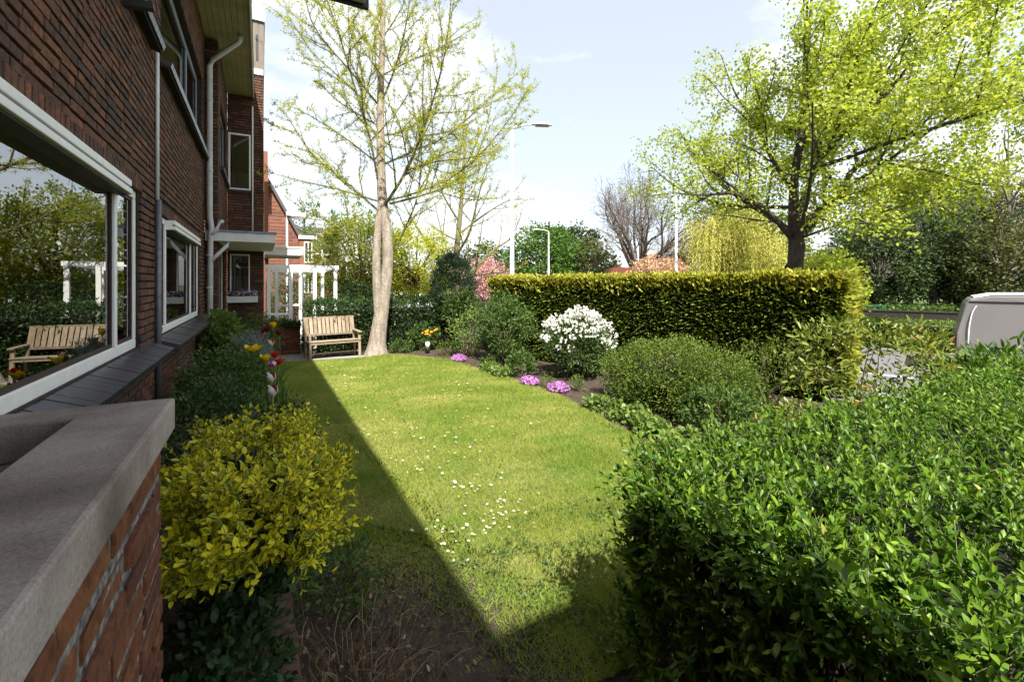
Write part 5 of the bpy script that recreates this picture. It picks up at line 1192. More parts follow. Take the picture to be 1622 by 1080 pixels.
# big spring-green street tree on the right
S3 = 15.5 / 720.9
def mp(*px): return [((x - 1281) * S3, dz, (460 - y) * S3) for x, y, dz in px]
T3 = [tr(mp((1283, 470, 0), (1280, 420, 0), (1275, 390, 0), (1266, 350, 0), (1268, 310, 0), (1264, 270, 0), (1268, 200, .1), (1282, 110, .1), (1290, 20, .2), (1300, -110, .2)), [.30, .27, .28, .23, .25, .18, .13, .10, .07, .03])]
B3 = [limb(mp(*p), r * 0.82, 0.014, 14) for p, r in (
    ([(1262, 300, 0), (1225, 268, -.3), (1190, 248, -.5), (1150, 235, -.8), (1105, 240, -1), (1065, 240, -1.2)], .13), ([(1200, 250, -.4), (1150, 215, -.4), (1110, 180, -.3), (1095, 160, -.2)], .06),
    ([(1268, 300, 0), (1310, 262, .2), (1350, 220, .4), (1380, 180, .6), (1425, 165, .8), (1480, 110, 1), (1530, 70, 1.2), (1570, 20, 1.4)], .17), ([(1420, 166, .8), (1480, 175, .4), (1540, 190, 0), (1600, 175, -.4), (1650, 180, -.6)], .06),
    ([(1266, 270, 0), (1285, 190, -.5), (1305, 155, -.8), (1350, 110, -1.2), (1390, 50, -1.6), (1420, 0, -1.9), (1440, -70, -2)], .13), ([(1265, 230, 0), (1240, 170, .4), (1225, 110, .8), (1200, 50, 1.2), (1180, -20, 1.4)], .10),
    ([(1265, 290, 0), (1230, 240, 1.2), (1195, 190, 2.2), (1165, 120, 3.2), (1150, 70, 3.8)], .10), ([(1266, 280, 0), (1300, 230, -1.6), (1330, 190, -3), (1370, 140, -4.2)], .10), ([(1266, 300, 0), (1235, 260, -1.6), (1200, 215, -3), (1170, 160, -4)], .09),
    ([(1270, 180, .1), (1320, 120, 1.2), (1370, 80, 2.4), (1430, 30, 3.4), (1480, -20, 4)], .10), ([(1282, 110, .1), (1250, 50, -1), (1230, -10, -1.8), (1215, -70, -2.4)], .08), ([(1288, 60, .1), (1330, 10, -.6), (1370, -50, -1.2)], .07),
    ([(1268, 300, 0), (1310, 278, -1.2), (1360, 262, -2.2), (1410, 250, -3)], .05), ([(1268, 305, 0), (1320, 290, 1.6), (1370, 278, 3), (1430, 262, 4.4)], .05),
    ([(1264, 330, 0), (1290, 340, 1.4), (1320, 360, 2.6), (1345, 370, 3.4)], .06), ([(1270, 200, .1), (1330, 180, -2), (1400, 160, -3.4), (1470, 140, -4.4), (1540, 120, -5)], .09), ([(1266, 250, 0), (1200, 230, 2), (1140, 190, 3.2), (1100, 140, 4)], .08))]
lv = grow(B3, [dict(per_m=1.6, len=(0.4, 0.65), rel=1.0, ang=(35, 70), n=7, wig=0.1, up=0.1, t0=0.15), dict(per_m=1.8, len=(0.35, 0.6), rel=1.0, ang=(35, 65), n=5, wig=0.12, up=0.0)])
def above(seg):
    e = seg[0][-1]; u_ = e[0] * CY - e[1] * SY; return e[2] > np.interp(u_, [-5, -4.2, -2.8, -1.7, -0.8, 0, 1.5, 2.6, 3.6, 5.4, 7.5], [4.6, 4.4, 3.8, 3.2, 2.4, 2.5, 2.4, 3.3, 4.3, 5.1, 5.9])
lv = [lv[0]] + [[q for q in l if above(q)] for l in lv[1:]]
t3 = tree_obj('street_tree', 'large spreading tree with dark trunk and bright spring green leaves beyond the hedge', (15.90, 8.57, -0.2), T3 + [s for l in lv for s in l], 10, M['barkdark'])
p, _ = sample_on(lv[1] + lv[2] + lv[2], 8.5, 0.12); n = len(p); k = 6; P = np.repeat(p, k, 0) + rng.normal(size=(n * k, 3)) * 0.13
crn = np.repeat(rng.random(n), k) * 0.5 + rng.random(n * k) * 0.5
q_ = P[:, 0] * CY - P[:, 1] * SY; lim = np.interp(q_, [-5, -4.2, -2.8, -1.7, -0.8, 0, 1.5, 2.6, 3.6, 5.4, 7.5], [4.6, 4.4, 3.8, 3.2, 2.4, 2.5, 2.4, 3.3, 4.3, 5.1, 5.9]) + rng.normal(size=len(P)) * 0.25
ok = (P[:, 2] > lim) & ((q_ > -1.8) | (rng.random(len(P)) < 0.6)); P = P[ok]; crn = crn[ok]; n, k = len(P), 1
leaf_obj('crown', M['maple'], P, rdir(n * k, -0.3), rdir(n * k, 0.9), rng.uniform(0.065, 0.125, n * k), 0.09, 'dia', t3, crn)
kb_ = MB()
for a, z, r in ((0.4, 1.4, .2), (2.6, 1.0, .18), (4.1, 1.9, .2), (5.5, 2.4, .16)):
    kb_.lathe((0.27 * math.cos(a), 0.27 * math.sin(a), z), [(0, -r), (r * .6, -r * .7), (r * .8, 0), (r * .55, r * .6), (0, r * .8)], 9)
kb_.build('burrs', M['barkdark'], t3, smooth=True)

# far trees
def ball_tree(name, label, base, h, rx, rz, mat, k, per, spread, L, bark='barkgrey', cat='tree', group=None, tr_h=None, W=None, stems=8, shape='dia'):
    x, y = base; t = _thing(name, label, cat, group, (x, y, -0.2)); cz = h - rz; th = tr_h or cz
    segs = [(curve_pts([(0, 0, -0.1), (rng.normal() * .1, 0, th * .5), (rng.normal() * .2, 0, th)], 8), np.linspace(rx * 0.085 + 0.02, rx * 0.03, 8))]
    for i in range(stems * 2):
        a = rng.random() * 6.28; e = np.array([math.cos(a) * rx * rng.uniform(.3, .85), math.sin(a) * rx * rng.uniform(.3, .85), cz + rng.uniform(-.4, .8) * rz]); segs.append((curve_pts([(0, 0, th * rng.uniform(.5, .95)), e * 0.5 + [0, 0, th * .4], e], 7), np.linspace(0.012 + rx * 0.022, 0.006 + rx * 0.004, 7)))
    V, F = tubes_np(segs, 6); link('trunk', np_mesh('trunk', V, F, None, True), M[bark], t)
    p, o, idx = clumps((0, 0, cz), (rx, rx, rz), k, per, spread, shell=0.5, zmin=0.1); n = len(p); rc = rng.random(idx.max() + 1)
    leaf_obj('crown', M[mat], p, unit(o + rng.normal(size=(n, 3)) * 0.6), unit(rng.normal(size=(n, 3)) * 0.6 + [0, 0, 1] + o * 0.5), L * rng.uniform(0.6, 1.2, n), W or L * 0.7, shape, t, 0.4 * rc[idx] + 0.6 * rng.random(n)); return t
def at(px, d): u = (px - 811) / 720.9; return (d * (SY + u * CY), d * (CY - u * SY))
# blossoming trees and birch on the left, behind the pergola
ball_tree('blossom_tree', 'yellow green tree with white blossom between pergola and big trunk', (3.3, 17.6), 4.5, 1.8, 1.7, 'magn', 300, 60, 0.38, 0.095, 'twig', W=0.06, stems=12)
bt = [o for o in COL.objects if o.name == 'blossom_tree'][0]; n = 420; dd = rdir(n); dd[:, 2] = np.abs(dd[:, 2]) * 0.8 - 0.1; pp = np.array([0, 0, 2.5]) + dd * np.array([1.9, 1.9, 1.7]) * rng.uniform(0.6, 1.0, (n, 1)); leaf_obj('blossom', M['petalwhite'], pp, rdir(n), rdir(n), 0.12, 0.09, 'star', bt)
ball_tree('yellow_tree', 'yellow leaved low tree seen right of the big pale trunk', (5.15, 17.0), 4.2, 1.5, 1.5, 'gink', 180, 50, 0.32, 0.095, 'twig', W=0.065, stems=10)
gen_tree('birch_tree', 'slender tree with white trunk and light green crown behind the blossom', (4.2, 26.6, 0), 7.0, 2.6, 0.13, 1.9, 16, M['birch'], [dict(per_m=1.6, len=(0.4, 0.65), rel=1.0, n=5), dict(per_m=1.8, len=(0.4, 0.6), rel=1.0, n=4)], (M['lightleaf'], 16, 5, 0.11, 0.075, 'dia'))
gen_tree('young_tree', 'light green tree far left of the pale trunk behind the dark roof', (3.0, 40.0, 0), 8.2, 2.0, 0.2, 2.8, 14, M['barkgrey'], [dict(per_m=1.2, len=(0.4, 0.65), rel=1.0, n=5), dict(per_m=1.4, len=(0.4, 0.6), rel=1.0, n=4)], (M['lightleaf'], 12, 5, 0.17, 0.11, 'dia'))
gen_tree('young_tree', 'light green tree showing right beside the pale trunk far away', (8.2, 37.0, 0), 8.0, 2.0, 0.2, 2.7, 14, M['barkgrey'], [dict(per_m=1.2, len=(0.4, 0.65), rel=1.0, n=5), dict(per_m=1.4, len=(0.4, 0.6), rel=1.0, n=4)], (M['lightleaf'], 12, 5, 0.17, 0.11, 'dia'))
wl_ = leafy('garden_bush', 'green bush of the neighbouring garden right of the pergola', 'shrub', (2.5, 16.4, 1.0), (1.0, 0.9, 1.0), 130, 24, 0.25, 0.08, 0.05, M['midleaf'], 'dia', 0, 10)

ball_tree('green_tree', 'round bright green tree behind the golden hedge and slim lamp post', at(862, 55), 9.0, 4.6, 4.4, 'treegreen', 260, 40, 0.9, 0.34)
ball_tree('green_tree', 'darker green tree top showing right of the round green tree', at(905, 66), 10.3, 4.6, 4.0, 'treedark', 170, 34, 1.0, 0.4)
ball_tree('olive_tree', 'olive brown leafing tree between round green tree and bare tree', at(935, 56), 7.5, 3.6, 3.6, 'treeolive', 170, 34, 0.8, 0.32)
ball_tree('far_tree', 'small dark green tree left of the tall lamp post near the horizon', at(768, 70), 8.0, 4.0, 3.2, 'treedark', 120, 30, 1.0, 0.4)
ball_tree('far_tree', 'dark green tree top right of the pink blossom tree far away', at(800, 90), 7.0, 5.0, 3.0, 'treedark', 110, 30, 1.1, 0.45)
ball_tree('pink_blossom_tree', 'pink blossoming tree behind the dark conifer bush', at(772, 27), 3.55, 1.55, 1.45, 'pink', 170, 40, 0.35, 0.12, 'twig', W=0.1)
ball_tree('salmon_blossom_tree', 'salmon pink blossoming tree in front of the bare tree', at(1040, 40), 4.2, 2.7, 1.6, 'salmon', 170, 36, 0.5, 0.2, 'twig', W=0.17)
ball_tree('bronze_shrub', 'bronze leafed bush behind the salmon blossom', at(1058, 46), 4.8, 2.6, 1.8, 'treebrown', 120, 30, 0.6, 0.24, 'twig', 'shrub')
# bare tree
L1 = []
for i in range(26):
    a = i * 2.4 + rng.random() * 0.6; e = R(12 + 70 * ((i * 0.618) % 1)); en = np.array([math.cos(a) * math.cos(e) * 6.9, math.sin(a) * math.cos(e) * 6.9, 3.0 + math.sin(e) * 9.6]) * rng.uniform(0.86, 1.06); b = np.array([rng.normal() * 0.25, rng.normal() * 0.25, rng.uniform(1.0, 3.2)])
    L1.append((curve_pts([b, b * 0.5 + en * 0.5 + np.array([0, 0, -0.4 + 0.6 * math.cos(e)]) + rng.normal(size=3) * 0.35, en * 0.8 + rng.normal(size=3) * 0.3 + [0, 0, 0.4], en], 10), np.linspace(0.17, 0.025, 10)))
lv = grow(L1, [dict(per_m=1.3, len=(0.28, 0.45), rel=1.0, ang=(22, 48), n=6, wig=0.1, up=0.25, t0=0.2), dict(per_m=1.7, len=(0.4, 0.65), rel=1.0, ang=(25, 50), n=5, wig=0.12, up=0.1), dict(per_m=2.2, len=(0.45, 0.75), rel=1.0, ang=(25, 50), n=4, wig=0.12, up=0.0)])
lv[3] = [(P_, np.maximum(r_, 0.018)) for P_, r_ in lv[3]]
tree_obj('bare_tree', 'large leafless tree with a round crown of fine grey twigs left of the weeping willow', (*at(1014, 46), -0.2), [(curve_pts([(0, 0, -0.1), (0.1, 0, 1.2), (0, 0.1, 2.6)], 6), np.linspace(0.5, 0.38, 6))] + [q for l in lv for q in l], 6, M['barkgrey'])
for px_, d_, h_, lab in ((1437, 33, 11.0, 'leafless tree rising behind the dark evergreens left of the van'), (1600, 30, 12.5, 'leafless tree above the van at the edge of the woods'), (1660, 34, 13.5, 'leafless tree with reddish twigs farthest along the woods'), (1380, 40, 8.5, 'small leafless tree right behind the dark street tree trunk')):
    gen_tree('bare_tree', lab, (*at(px_, d_), -0.2), h_, 2.5, 0.22, 4.6, 11, M['barkgrey'], [dict(per_m=1.0, len=(0.45, 0.7), rel=1.0, ang=(25, 50), n=6, wig=0.09, up=0.5), dict(per_m=1.2, len=(0.45, 0.7), rel=1.0, ang=(25, 50), n=5, wig=0.1, up=0.4), dict(per_m=1.1, len=(0.5, 0.8), rel=1.0, ang=(25, 50), n=4, wig=0.12, up=0.3)], None, sides=6, l_up=(25, 70), group='leafless trees of the woods')
# weeping willow
ww = _thing('willow_tree', 'yellow green weeping willow behind the golden topped hedge', 'tree', None, (*at(1160, 44), -0.2))
segs = []; str_ = []
T = (curve_pts([(0, 0, 0), (0.2, 0, 3), (0, 0.2, 6.5)], 8), np.linspace(0.5, 0.25, 8)); segs.append(T); PP = []; AA = []
for i in range(60):
    a = rng.random() * 6.28; e = R(rng.uniform(15, 75)); ln = rng.uniform(2.5, 4.8) * (0.75 + 0.65 * math.cos(e)); b = np.array([0, 0, rng.uniform(3, 6.3)]); en = b + np.array([math.cos(a) * math.cos(e), math.sin(a) * math.cos(e), math.sin(e)]) * ln
    P_, r_ = curve_pts([b, b * .5 + en * .5 + [0, 0, .5], en], 8), np.linspace(0.10, 0.02, 8); segs.append((P_, r_))
    for j in range(32):
        q = P_[rng.integers(2, 8)] + rng.normal(size=3) * 0.35; dl = rng.uniform(1.5, min(5.5, max(1.6, q[2] - 0.2))); m_ = int(dl / 0.11); t_ = np.linspace(0, 1, m_)[:, None]; sw = rng.normal(size=3) * 0.22
        c_ = q + np.array([0, 0, -1.0]) * dl * t_ + sw * np.sin(t_ * 2.2) + np.array([math.cos(a), math.sin(a), 0]) * 0.5 * np.sin(t_ * 1.6); PP.append(c_ + rng.normal(size=c_.shape) * 0.05)
P = np.concatenate(PP); n = len(P); tube_obj('trunk', M['barkgrey'], segs, ww, 6)
leaf_obj('crown', M['willow'], P, unit(rng.normal(size=(n, 3)) * 0.35 + [0, 0, -1]), rdir(n), rng.uniform(0.18, 0.36, n), 0.065, 'dia', ww)
ball_tree('background_tree', 'green tree filling the gap right of the willow', at(1215, 52), 8.5, 4.0, 4.0, 'treegreen', 200, 34, 0.9, 0.34)
ball_tree('background_tree', 'tall olive green tree behind the willow top', at(1150, 60), 12.5, 4.5, 3.6, 'treeolive', 170, 30, 0.9, 0.34)
leafy('street_sapling', 'bright yellow green undergrowth right behind the dark street tree trunk', 'shrub', (*at(1312, 18.5), 1.6), (1.3, 1.2, 1.3), 150, 26, 0.45, 0.13, 0.10, M['maple'], 'star', -0.2, 10, sr=0.03)
ball_tree('background_tree', 'yellow green bush right of the dark street tree trunk', at(1330, 30), 4.4, 2.4, 2.2, 'magn', 170, 30, 0.5, 0.2)

# woods across the road on the right
WOOD = [(1372, 30, 4.6, 2.2, 2.2, 'treedark', 'dark evergreen just right of the street tree trunk'), (1392, 27, 3.9, 2.2, 2.0, 'treedark', 'dark glossy evergreen bush nearest the golden hedge end'), (1440, 31, 5.3, 2.6, 2.6, 'treedark', 'tall dark evergreen behind the low brick wall'), (1478, 27, 4.6, 2.2, 2.2, 'treedark', 'dark evergreen bush left of the pale olive bush'),
        (1500, 34, 6.4, 2.6, 2.6, 'treedark', 'dark evergreen topping the others above the van nose'), (1545, 37, 7.3, 3.4, 3.0, 'treebrown', 'brownish budding tree behind the dark evergreens'), (1590, 25, 3.9, 2.4, 1.8, 'treeolive', 'pale olive bush right above the van roof'),
        (1640, 32, 6.8, 3.2, 3.2, 'treeolive', 'olive leafing tree at the far end of the woods'), (1440, 42, 8.6, 3.2, 3.2, 'treeolive', 'olive tree crown behind the tall dark evergreen'), (1390, 36, 5.0, 2.6, 2.4, 'treeolive', 'olive green bush behind the evergreen by the hedge end'),
        (1540, 28, 3.4, 2.2, 1.7, 'treedark', 'dark low bush directly behind the van roof'), (1700, 28, 5.5, 3.0, 2.7, 'treedark', 'dark evergreen bush beyond the van'), (1585, 36, 6.6, 2.8, 2.8, 'treebrown', 'brown twiggy tree right of the dark evergreens')]
for px_, d_, h_, rx, rz, mt, lab in WOOD:
    h_ *= 1.42; rz *= 1.3; rx *= 1.1
    ball_tree('woodland_bush', lab, at(px_, d_), h_, rx, rz, mt, 210, 36, 0.55, 0.19, 'barkgrey', 'bush', 'bushes of the woods across the road', stems=14)
gc = np.column_stack([rng.uniform(-1, 1, 9000) * 9, rng.normal(size=9000) * 0.7, rng.random(9000) * 0.75])
iv = tag(leaf_obj('undergrowth', M['midleaf'], fr(None, gc), rdir(9000, .4), rdir(9000, 1), 0.16, 0.12, 'dia', None, None, 'stuff'), 'ivy undergrowth at the foot of the woods', 'undergrowth'); iv.location = (*at(1480, 25.5), -0.2)
n = 26000; q = rng.random(n); xx = -60 + 300 * q; hh = 4.5 + 2.2 * np.sin(xx * 0.13) + 1.6 * np.sin(xx * 0.37 + 1) + 1.0 * np.sin(xx * 0.9)
tp = np.column_stack([xx, 118 + 6 * rng.random(n) + 0.0 * xx, hh * rng.random(n) ** 0.7 - 0.2])
tag(leaf_obj('far_treeline', M['treedark'], tp, rdir(n), rdir(n), 1.3, 1.0, 'dia', None, None, 'stuff'), 'line of far trees along the horizon', 'trees')
for x, y, z, lab in ((0.9, 19.6, 1.15, 'green bush seen through the white pergola posts'), (1.9, 21.0, 1.3, 'green bush right behind the pergola'), (0.5, 23.5, 1.3, 'dark bush at the foot of the red gabled house')):
    leafy('garden_bush', lab, 'shrub', (x, y, z), (0.85, 0.7, z), 110, 24, 0.25, 0.085, 0.05, M['midleaf'], 'dia', 0, 10)
# brick wall, railing
bw = _thing('roadside_wall', 'low red brick wall in shadow tones at the foot of the woods', 'wall', None, (0, 0, 0))
a, b = at(1330, 24), at(1560, 20.5); m = MB(); m.bar((a[0], a[1], 0.12), (b[0], b[1], 0.12), 0.22, 0.52); m.build('wall_body', M['mortar'], bw)  # shadow of the woods put into the wall colour as a near-black tone
m = MB(); m.bar((a[0], a[1], 0.41), (b[0], b[1], 0.41), 0.28, 0.06); m.build('coping', M['mortar'], bw)
gr = _thing('green_railing', 'short green metal railing above the low brick wall', 'railing', None, (0, 0, 0))
a, b = at(1366, 24.2), at(1404, 23.6); m = MB(); m.bar((a[0], a[1], 0.62), (b[0], b[1], 0.62), 0.05, 0.05); m.build('rail', M['greenmetal'], gr)
for k in (0.05, 0.5, 0.95):
    m = MB(); x, y = a[0] + (b[0] - a[0]) * k, a[1] + (b[1] - a[1]) * k; m.bar((x, y, 0.0), (x, y, 0.6), 0.05, 0.05); m.build('post', M['greenmetal'], gr)

# ------------------------------------------------------------------ street lamps
def lamp(label, loc, h, ang, arm, r=0.075, hs=1.0):
    t = _thing('street_lamp', label, 'street lamp', 'street lamps along the road', loc); c, s = math.cos(ang), math.sin(ang)
    m = MB(); m.tube([(0, 0, 0), (0, 0, h * .3), (0, 0, h * .31), (0, 0, h)], [r * 1.25, r * 1.2, r, r * 0.55], 10); m.build('pole', M['lamp'], t, smooth=True)
    m = MB(); m.tube(curve_pts([(0, 0, h - 0.02), (c * arm * .12, s * arm * .12, h + .10 * arm), (c * arm * .6, s * arm * .6, h + .24 * arm), (c * arm, s * arm, h + .28 * arm)], 8), 0.028, 8); m.build('arm', M['lamp'], t, smooth=True)
    V = []; z = h + .28 * arm; L = 0.68 * hs
    m = MB(); prof = [(0, .03), (.12, .055), (.4, .09), (.75, .085), (1, .03)]; n = 10
    for x, w in prof:
        for k in range(n):
            a = 2 * math.pi * k / n; yy = w * hs * 1.6 * math.cos(a); zz = w * hs * math.sin(a) * (1.0 if math.sin(a) > 0 else 0.25); X = arm - 0.05 + x * L; V.append((c * X - s * yy, s * X + c * yy, z + zz - 0.02 * x))
    F = [(i * n + k, i * n + (k + 1) % n, (i + 1) * n + (k + 1) % n, (i + 1) * n + k) for i in range(len(prof) - 1) for k in range(n)] + [tuple(range(n))[::-1], tuple((len(prof) - 1) * n + k for k in range(n))]
    m.add(V, F); hd = m.build('lamp_head', M['lamp'], t, smooth=True)
    m = MB(); X0, X1 = arm + 0.12 * L, arm + 0.78 * L; w = 0.10 * hs; zz = z - 0.035 * hs - 0.01
    m.add([(c * X0 + s * w, s * X0 - c * w, zz), (c * X1 + s * w, s * X1 - c * w, zz), (c * X1 - s * w, s * X1 + c * w, zz), (c * X0 - s * w, s * X0 + c * w, zz)], [(0, 1, 2, 3)]); m.build('lens', M['lampglass'], hd)
RA = -R(YAW)     # sideways as seen from the garden
lamp('tall white lamp post rising behind the left end of the golden hedge', (*at(811, 15), -0.18), 7.02, RA + 0.1, 0.70, 0.075)
lamp('white lamp post in front of the bare tree and willow', (*at(1071, 23.5), -0.2), 6.45, RA + math.pi - 0.15, 0.55, 0.075, 1.0)
lamp('slim far lamp post in front of the round green tree', (*at(869, 42), -0.2), 6.7, RA + math.pi - 0.1, 0.8, 0.075)
lamp('faint distant lamp post left of the tall one', (*at(779, 75), -0.2), 6.2, RA + math.pi, 0.7, 0.075)

# ------------------------------------------------------------------ van and car
def wheel(parent, x, y, r, s):
    m = MB(); m.tube([(x, y - 0.10 * s, r), (x, y + 0.10 * s, r)], r, 20); w = m.build('wheel', M['tyre'], parent)
    m = MB(); m.tube([(x, y + 0.10 * s, r), (x, y + 0.113 * s, r)], r * 0.62, 16); m.build('rim', M['rim'], w)
van = _thing('parked_van', 'grey panel van parked across the road in front of the woods', 'van', None, (0, 0, -0.3))
q = Vector((0.317, -0.948, 0)).normalized(); van.location = (*at(1514, 10.55), -0.3); van.rotation_euler = (0, 0, math.atan2(q.y, q.x))
VL, VW, VH = 4.6, 1.72, 1.86
prof = [(0.06, 0.28), (0.0, 0.5), (0.02, 0.95), (0.16, 1.62), (0.24, 1.74), (0.60, VH - .04), (2.7, VH), (3.2, 1.72), (3.75, 1.12), (4.45, 0.95), (4.6, 0.6), (4.55, 0.28)]
V = []; n = len(prof)
for y, s in ((-0.0, 1.0), (VW, 1.0)):
    for x, z in prof: V.append((x, y + (0.09 * max(0, (z - 0.95) / 0.9) if y == 0 else -0.09 * max(0, (z - 0.95) / 0.9)), z))
F = [tuple(range(n)), tuple(range(n, 2 * n))[::-1]] + [(i, n + i, n + (i + 1) % n, (i + 1) % n) for i in range(n)]
m = MB(); m.add(V, F); vb = m.build('body', M['vanpaint'], van, bevel=0.04)
m = MB(); m.prism([(0.14, 0.13), (2.95, 0.13), (2.95, VW - 0.13), (0.14, VW - 0.13)], 2, VH - 0.10, VH - 0.06); 
m = MB(); rp = [(0.30, 1.755), (0.62, VH - 0.028), (2.7, VH + 0.012), (3.1, 1.78)]
V = [(x, 0.085, z) for x, z in rp] + [(x, VW - 0.085, z) for x, z in rp] + [(x, 0.30, z + 0.03) for x, z in rp] + [(x, VW - 0.30, z + 0.03) for x, z in rp]
m.add(V, [(0, 1, 9, 8), (1, 2, 10, 9), (2, 3, 11, 10), (8, 9, 13, 12), (9, 10, 14, 13), (10, 11, 15, 14), (12, 13, 5, 4), (13, 14, 6, 5), (14, 15, 7, 6)]); m.build('roof', M['vanroof'], van, smooth=True)
m = MB(); m.tube(curve_pts([(0.34, 0.052, 1.58), (0.27, 0.035, 1.42), (0.22, 0.005, 1.1), (0.2, -0.004, 0.7)], 8), 0.012, 6); m.build('panel_seam', M['vanroof'], vb)
m = MB(); m.bar((0.22, 0.068, 1.665), (2.9, 0.068, 1.665), 0.02, 0.03); m.build('roof_gutter', M['blackplastic'], vb)
m = MB(); m.bar((0.36, -0.002, 0.62), (4.3, -0.002, 0.62), 0.02, 0.09); m.build('side_trim', M['blackplastic'], vb)
for x in (1.5, 2.65):
    m = MB(); m.bar((x, -0.003, 0.75), (x, 0.055, 1.6), 0.012, 0.006, up=(0, 1, 0)); m.build('door_seam', M['blackplastic'], vb)
m = MB(); m.add([(2.75, 0.015, 1.12), (3.62, 0.015, 1.12), (3.15, 0.055, 1.6), (2.75, 0.055, 1.6)], [(0, 1, 2, 3)]); m.build('side_window', M['glass'], vb)
m = MB(); m.box((-0.012, 0.14, 0.55), (0.03, 0.26, 0.88)); m.build('tail_light', M['redlight'], van)
for x in (0.85, 3.75): wheel(van, x, 0.12, 0.31, -1); wheel(van, x, VW - 0.12, 0.31, 1)

def car(label, loc, rz, paint):
    t = _thing('parked_car', label, 'car', 'cars parked along the road', loc); t.rotation_euler = (0, 0, rz)
    pr = [(0, .3), (0, .75), (.5, .88), (1.1, .92), (1.6, 1.38), (2.9, 1.42), (3.7, 1.0), (4.1, .95), (4.15, .4), (4.1, .25), (.1, .25)]; n = len(pr); V = []
    for y in (0, 1): 
        for x, z in pr: V.append((x, (0.0 if y == 0 else 1.7) + (1 if y == 0 else -1) * 0.22 * max(0, (z - .92) / .5), z))
    m = MB(); m.add(V, [tuple(range(n)), tuple(range(n, 2 * n))[::-1]] + [(i, n + i, n + (i + 1) % n, (i + 1) % n) for i in range(n)]); b = m.build('body', paint, t, bevel=0.05)
    for x0, x1 in ((1.3, 2.2), (2.28, 3.2)):
        for y, s in ((0.07, -1), (1.63, 1)):
            m = MB(); m.add([(x0, y + s * .05, .98), (x1 + .1, y + s * .05, .98), (x1 - .1, y - s * .09, 1.33), (x0 + .3, y - s * .09, 1.33)], [(0, 1, 2, 3)]); m.build('side_window', M['glass'], b)
    for x in (0.8, 3.3): wheel(t, x, 0.12, 0.3, -1); wheel(t, x, 1.58, 0.3, 1)
car('pale blue car glimpsed through the shrubs right of the trunk', (9.6, 27.5, -0.3), R(88), M['carblue'])
car('white car glimpsed behind the shrubs farther along the street', (10.1, 34.5, -0.3), R(87), M['white'])

# ------------------------------------------------------------------ houses farther along the terrace
nh = _thing('next_house', 'red brick gabled house with white trim farther along the terrace', 'house', None, (0, 30, 0))
m = MB(); m.prism([(-9, 0), (2.0, 0), (2.0, 4.6), (0.45, 7.5), (-1.2, 10.0), (-9, 10.0)], 1, 0, 8); m.build('wall', M['farbrick'], nh)
fbv = MB(); z = 0.1; row = 0
while z < 9.7:
    xr = 2.0 if z < 4.6 else np.interp(z, [4.6, 7.5, 10.0], [2.0, 0.45, -1.2]); x = -0.4 + (row % 2) * 0.3
    while x + 0.56 < xr:
        fbv.box((x, -0.02, z), (x + 0.56, -0.0005, z + 0.17), rng.random()); x += 0.6
    z += 0.2; row += 1
o = fbv.build('brick', M['farbrick'], nh); o['kind'] = 'stuff'
m = MB(); m.prism([(2.25, 4.35), (0.50, 7.65), (-1.2, 10.25), (-1.2, 10.0), (0.42, 7.5), (2.05, 4.4)], 1, -0.25, 8.2); m.build('roof', M['roof'], nh)
m = MB(); m.box((-0.05, -0.9, 6.9), (0.35, -0.2, 9.2)); m.build('chimney', M['farbrick'], nh)
m = MB(); m.box((1.3, -0.35, 5.75), (2.35, 1.2, 5.95)); m.build('trim', M['white'], nh)
m = MB(); m.tube([(1.36, -0.1, 0), (1.36, -0.1, 5.75)], 0.06, 8); m.build('downpipe', M['white'], nh)
m = MB(); m.box((2.0, -0.4, 0), (2.7, 2.5, 4.4)); by_ = m.build('bay', M['farbrick'], nh)
m = MB(); m.box((1.95, -0.5, 4.4), (2.95, 2.7, 4.6)); m.build('bay_roof', M['white'], by_)
for z0, z1 in ((3.0, 4.25), (1.2, 2.4)):
    m = MB(); m.box((2.25, -0.425, z0), (2.69, -0.401, z1)); f_ = m.build('window', M['white'], nh)
    m = MB(); m.box((2.30, -0.435, z0 + .06), (2.45, -0.426, z1 - .06)); m.box((2.49, -0.435, z0 + .06), (2.65, -0.426, z1 - .06)); m.build('pane', M['dark'], f_)
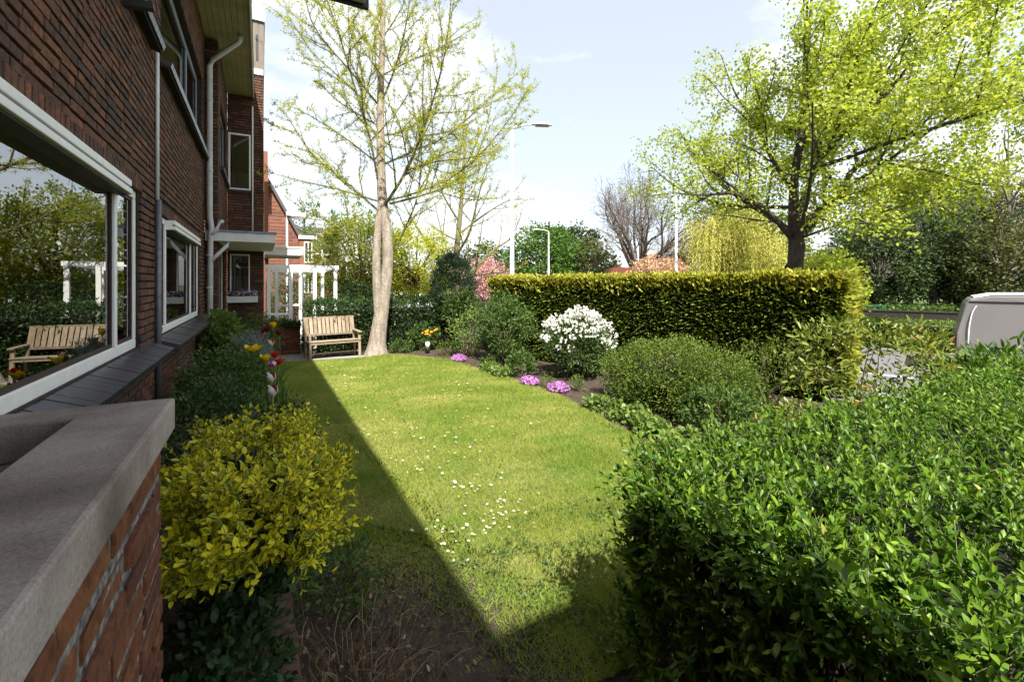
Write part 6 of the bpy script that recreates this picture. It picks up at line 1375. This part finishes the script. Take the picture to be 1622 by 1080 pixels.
m = MB(); m.box((2.0, -0.45, 2.55), (2.75, -0.40, 2.85)); m.build('trim', M['white'], nh)
sc_ = _thing('side_porch', 'flat white porch canopy of the neighbour above the pergola', 'porch', None, (0.1, 14.7, 0))
m = MB(); m.box((0.0, 0.0, 2.60), (1.0, 2.2, 2.80)); m.build('canopy', M['offwhite'], sc_, bevel=0.005); m = MB(); m.box((-0.02, -0.02, 2.801), (1.02, 2.2, 2.85)); m.build('canopy_edge', M['white'], sc_)
m = MB(); m.box((0.0, 2.21, 0), (0.12, 4.0, 5.6)); m.build('wall', M['farbrick'], sc_)
dh = _thing('dark_roof_house', 'house with steep dark slate roof at the end of the terrace', 'house', None, (*at(500, 48), 0))
m = MB(); m.box((-4, 0, 0), (2.6, 6, 4.9)); m.build('wall', M['farbrick'], dh); m = MB(); m.prism([(-5.0, 4.9), (2.9, 4.9), (0.6, 7.6), (-4, 7.6)], 1, -0.3, 6.2); rf_ = m.build('roof', M['roof'], dh)
m = MB(); m.box((0.2, -0.36, 5.7), (0.9, -0.31, 6.2)); m.build('skylight', M['white'], rf_)
m = MB(); m.box((-4.2, -0.45, 4.75), (3.0, -0.31, 4.89)); m.build('gutter', M['white'], dh)
for x in (0.3, 1.5):
    m = MB(); m.box((x, -0.03, 2.6), (x + .8, -0.001, 3.9)); w_ = m.build('window', M['white'], dh); m = MB(); m.box((x + .08, -0.04, 2.68), (x + .72, -0.031, 3.82)); m.build('pane', M['dark'], w_)
rh = _thing('red_cottage', 'small red roofed cottage peeping over the golden hedge left of the blossom', 'house', None, (*at(987, 44), -0.2)); rh.rotation_euler = (0, 0, RA)
m = MB(); m.box((-1.2, 0, 0), (1.2, 3, 2.7)); m.build('wall', M['farbrick'], rh); m = MB(); m.prism([(-1.5, 2.6), (1.5, 2.6), (0.7, 3.45), (-0.9, 3.5)], 1, -0.3, 3.2); m.build('roof', M['redroof'], rh)
m = MB(); m.tube([(0.35, -0.33, 2.95), (0.35, -0.31, 2.95)], 0.3, 14); m.build('gable_window', M['redlight'], rh)
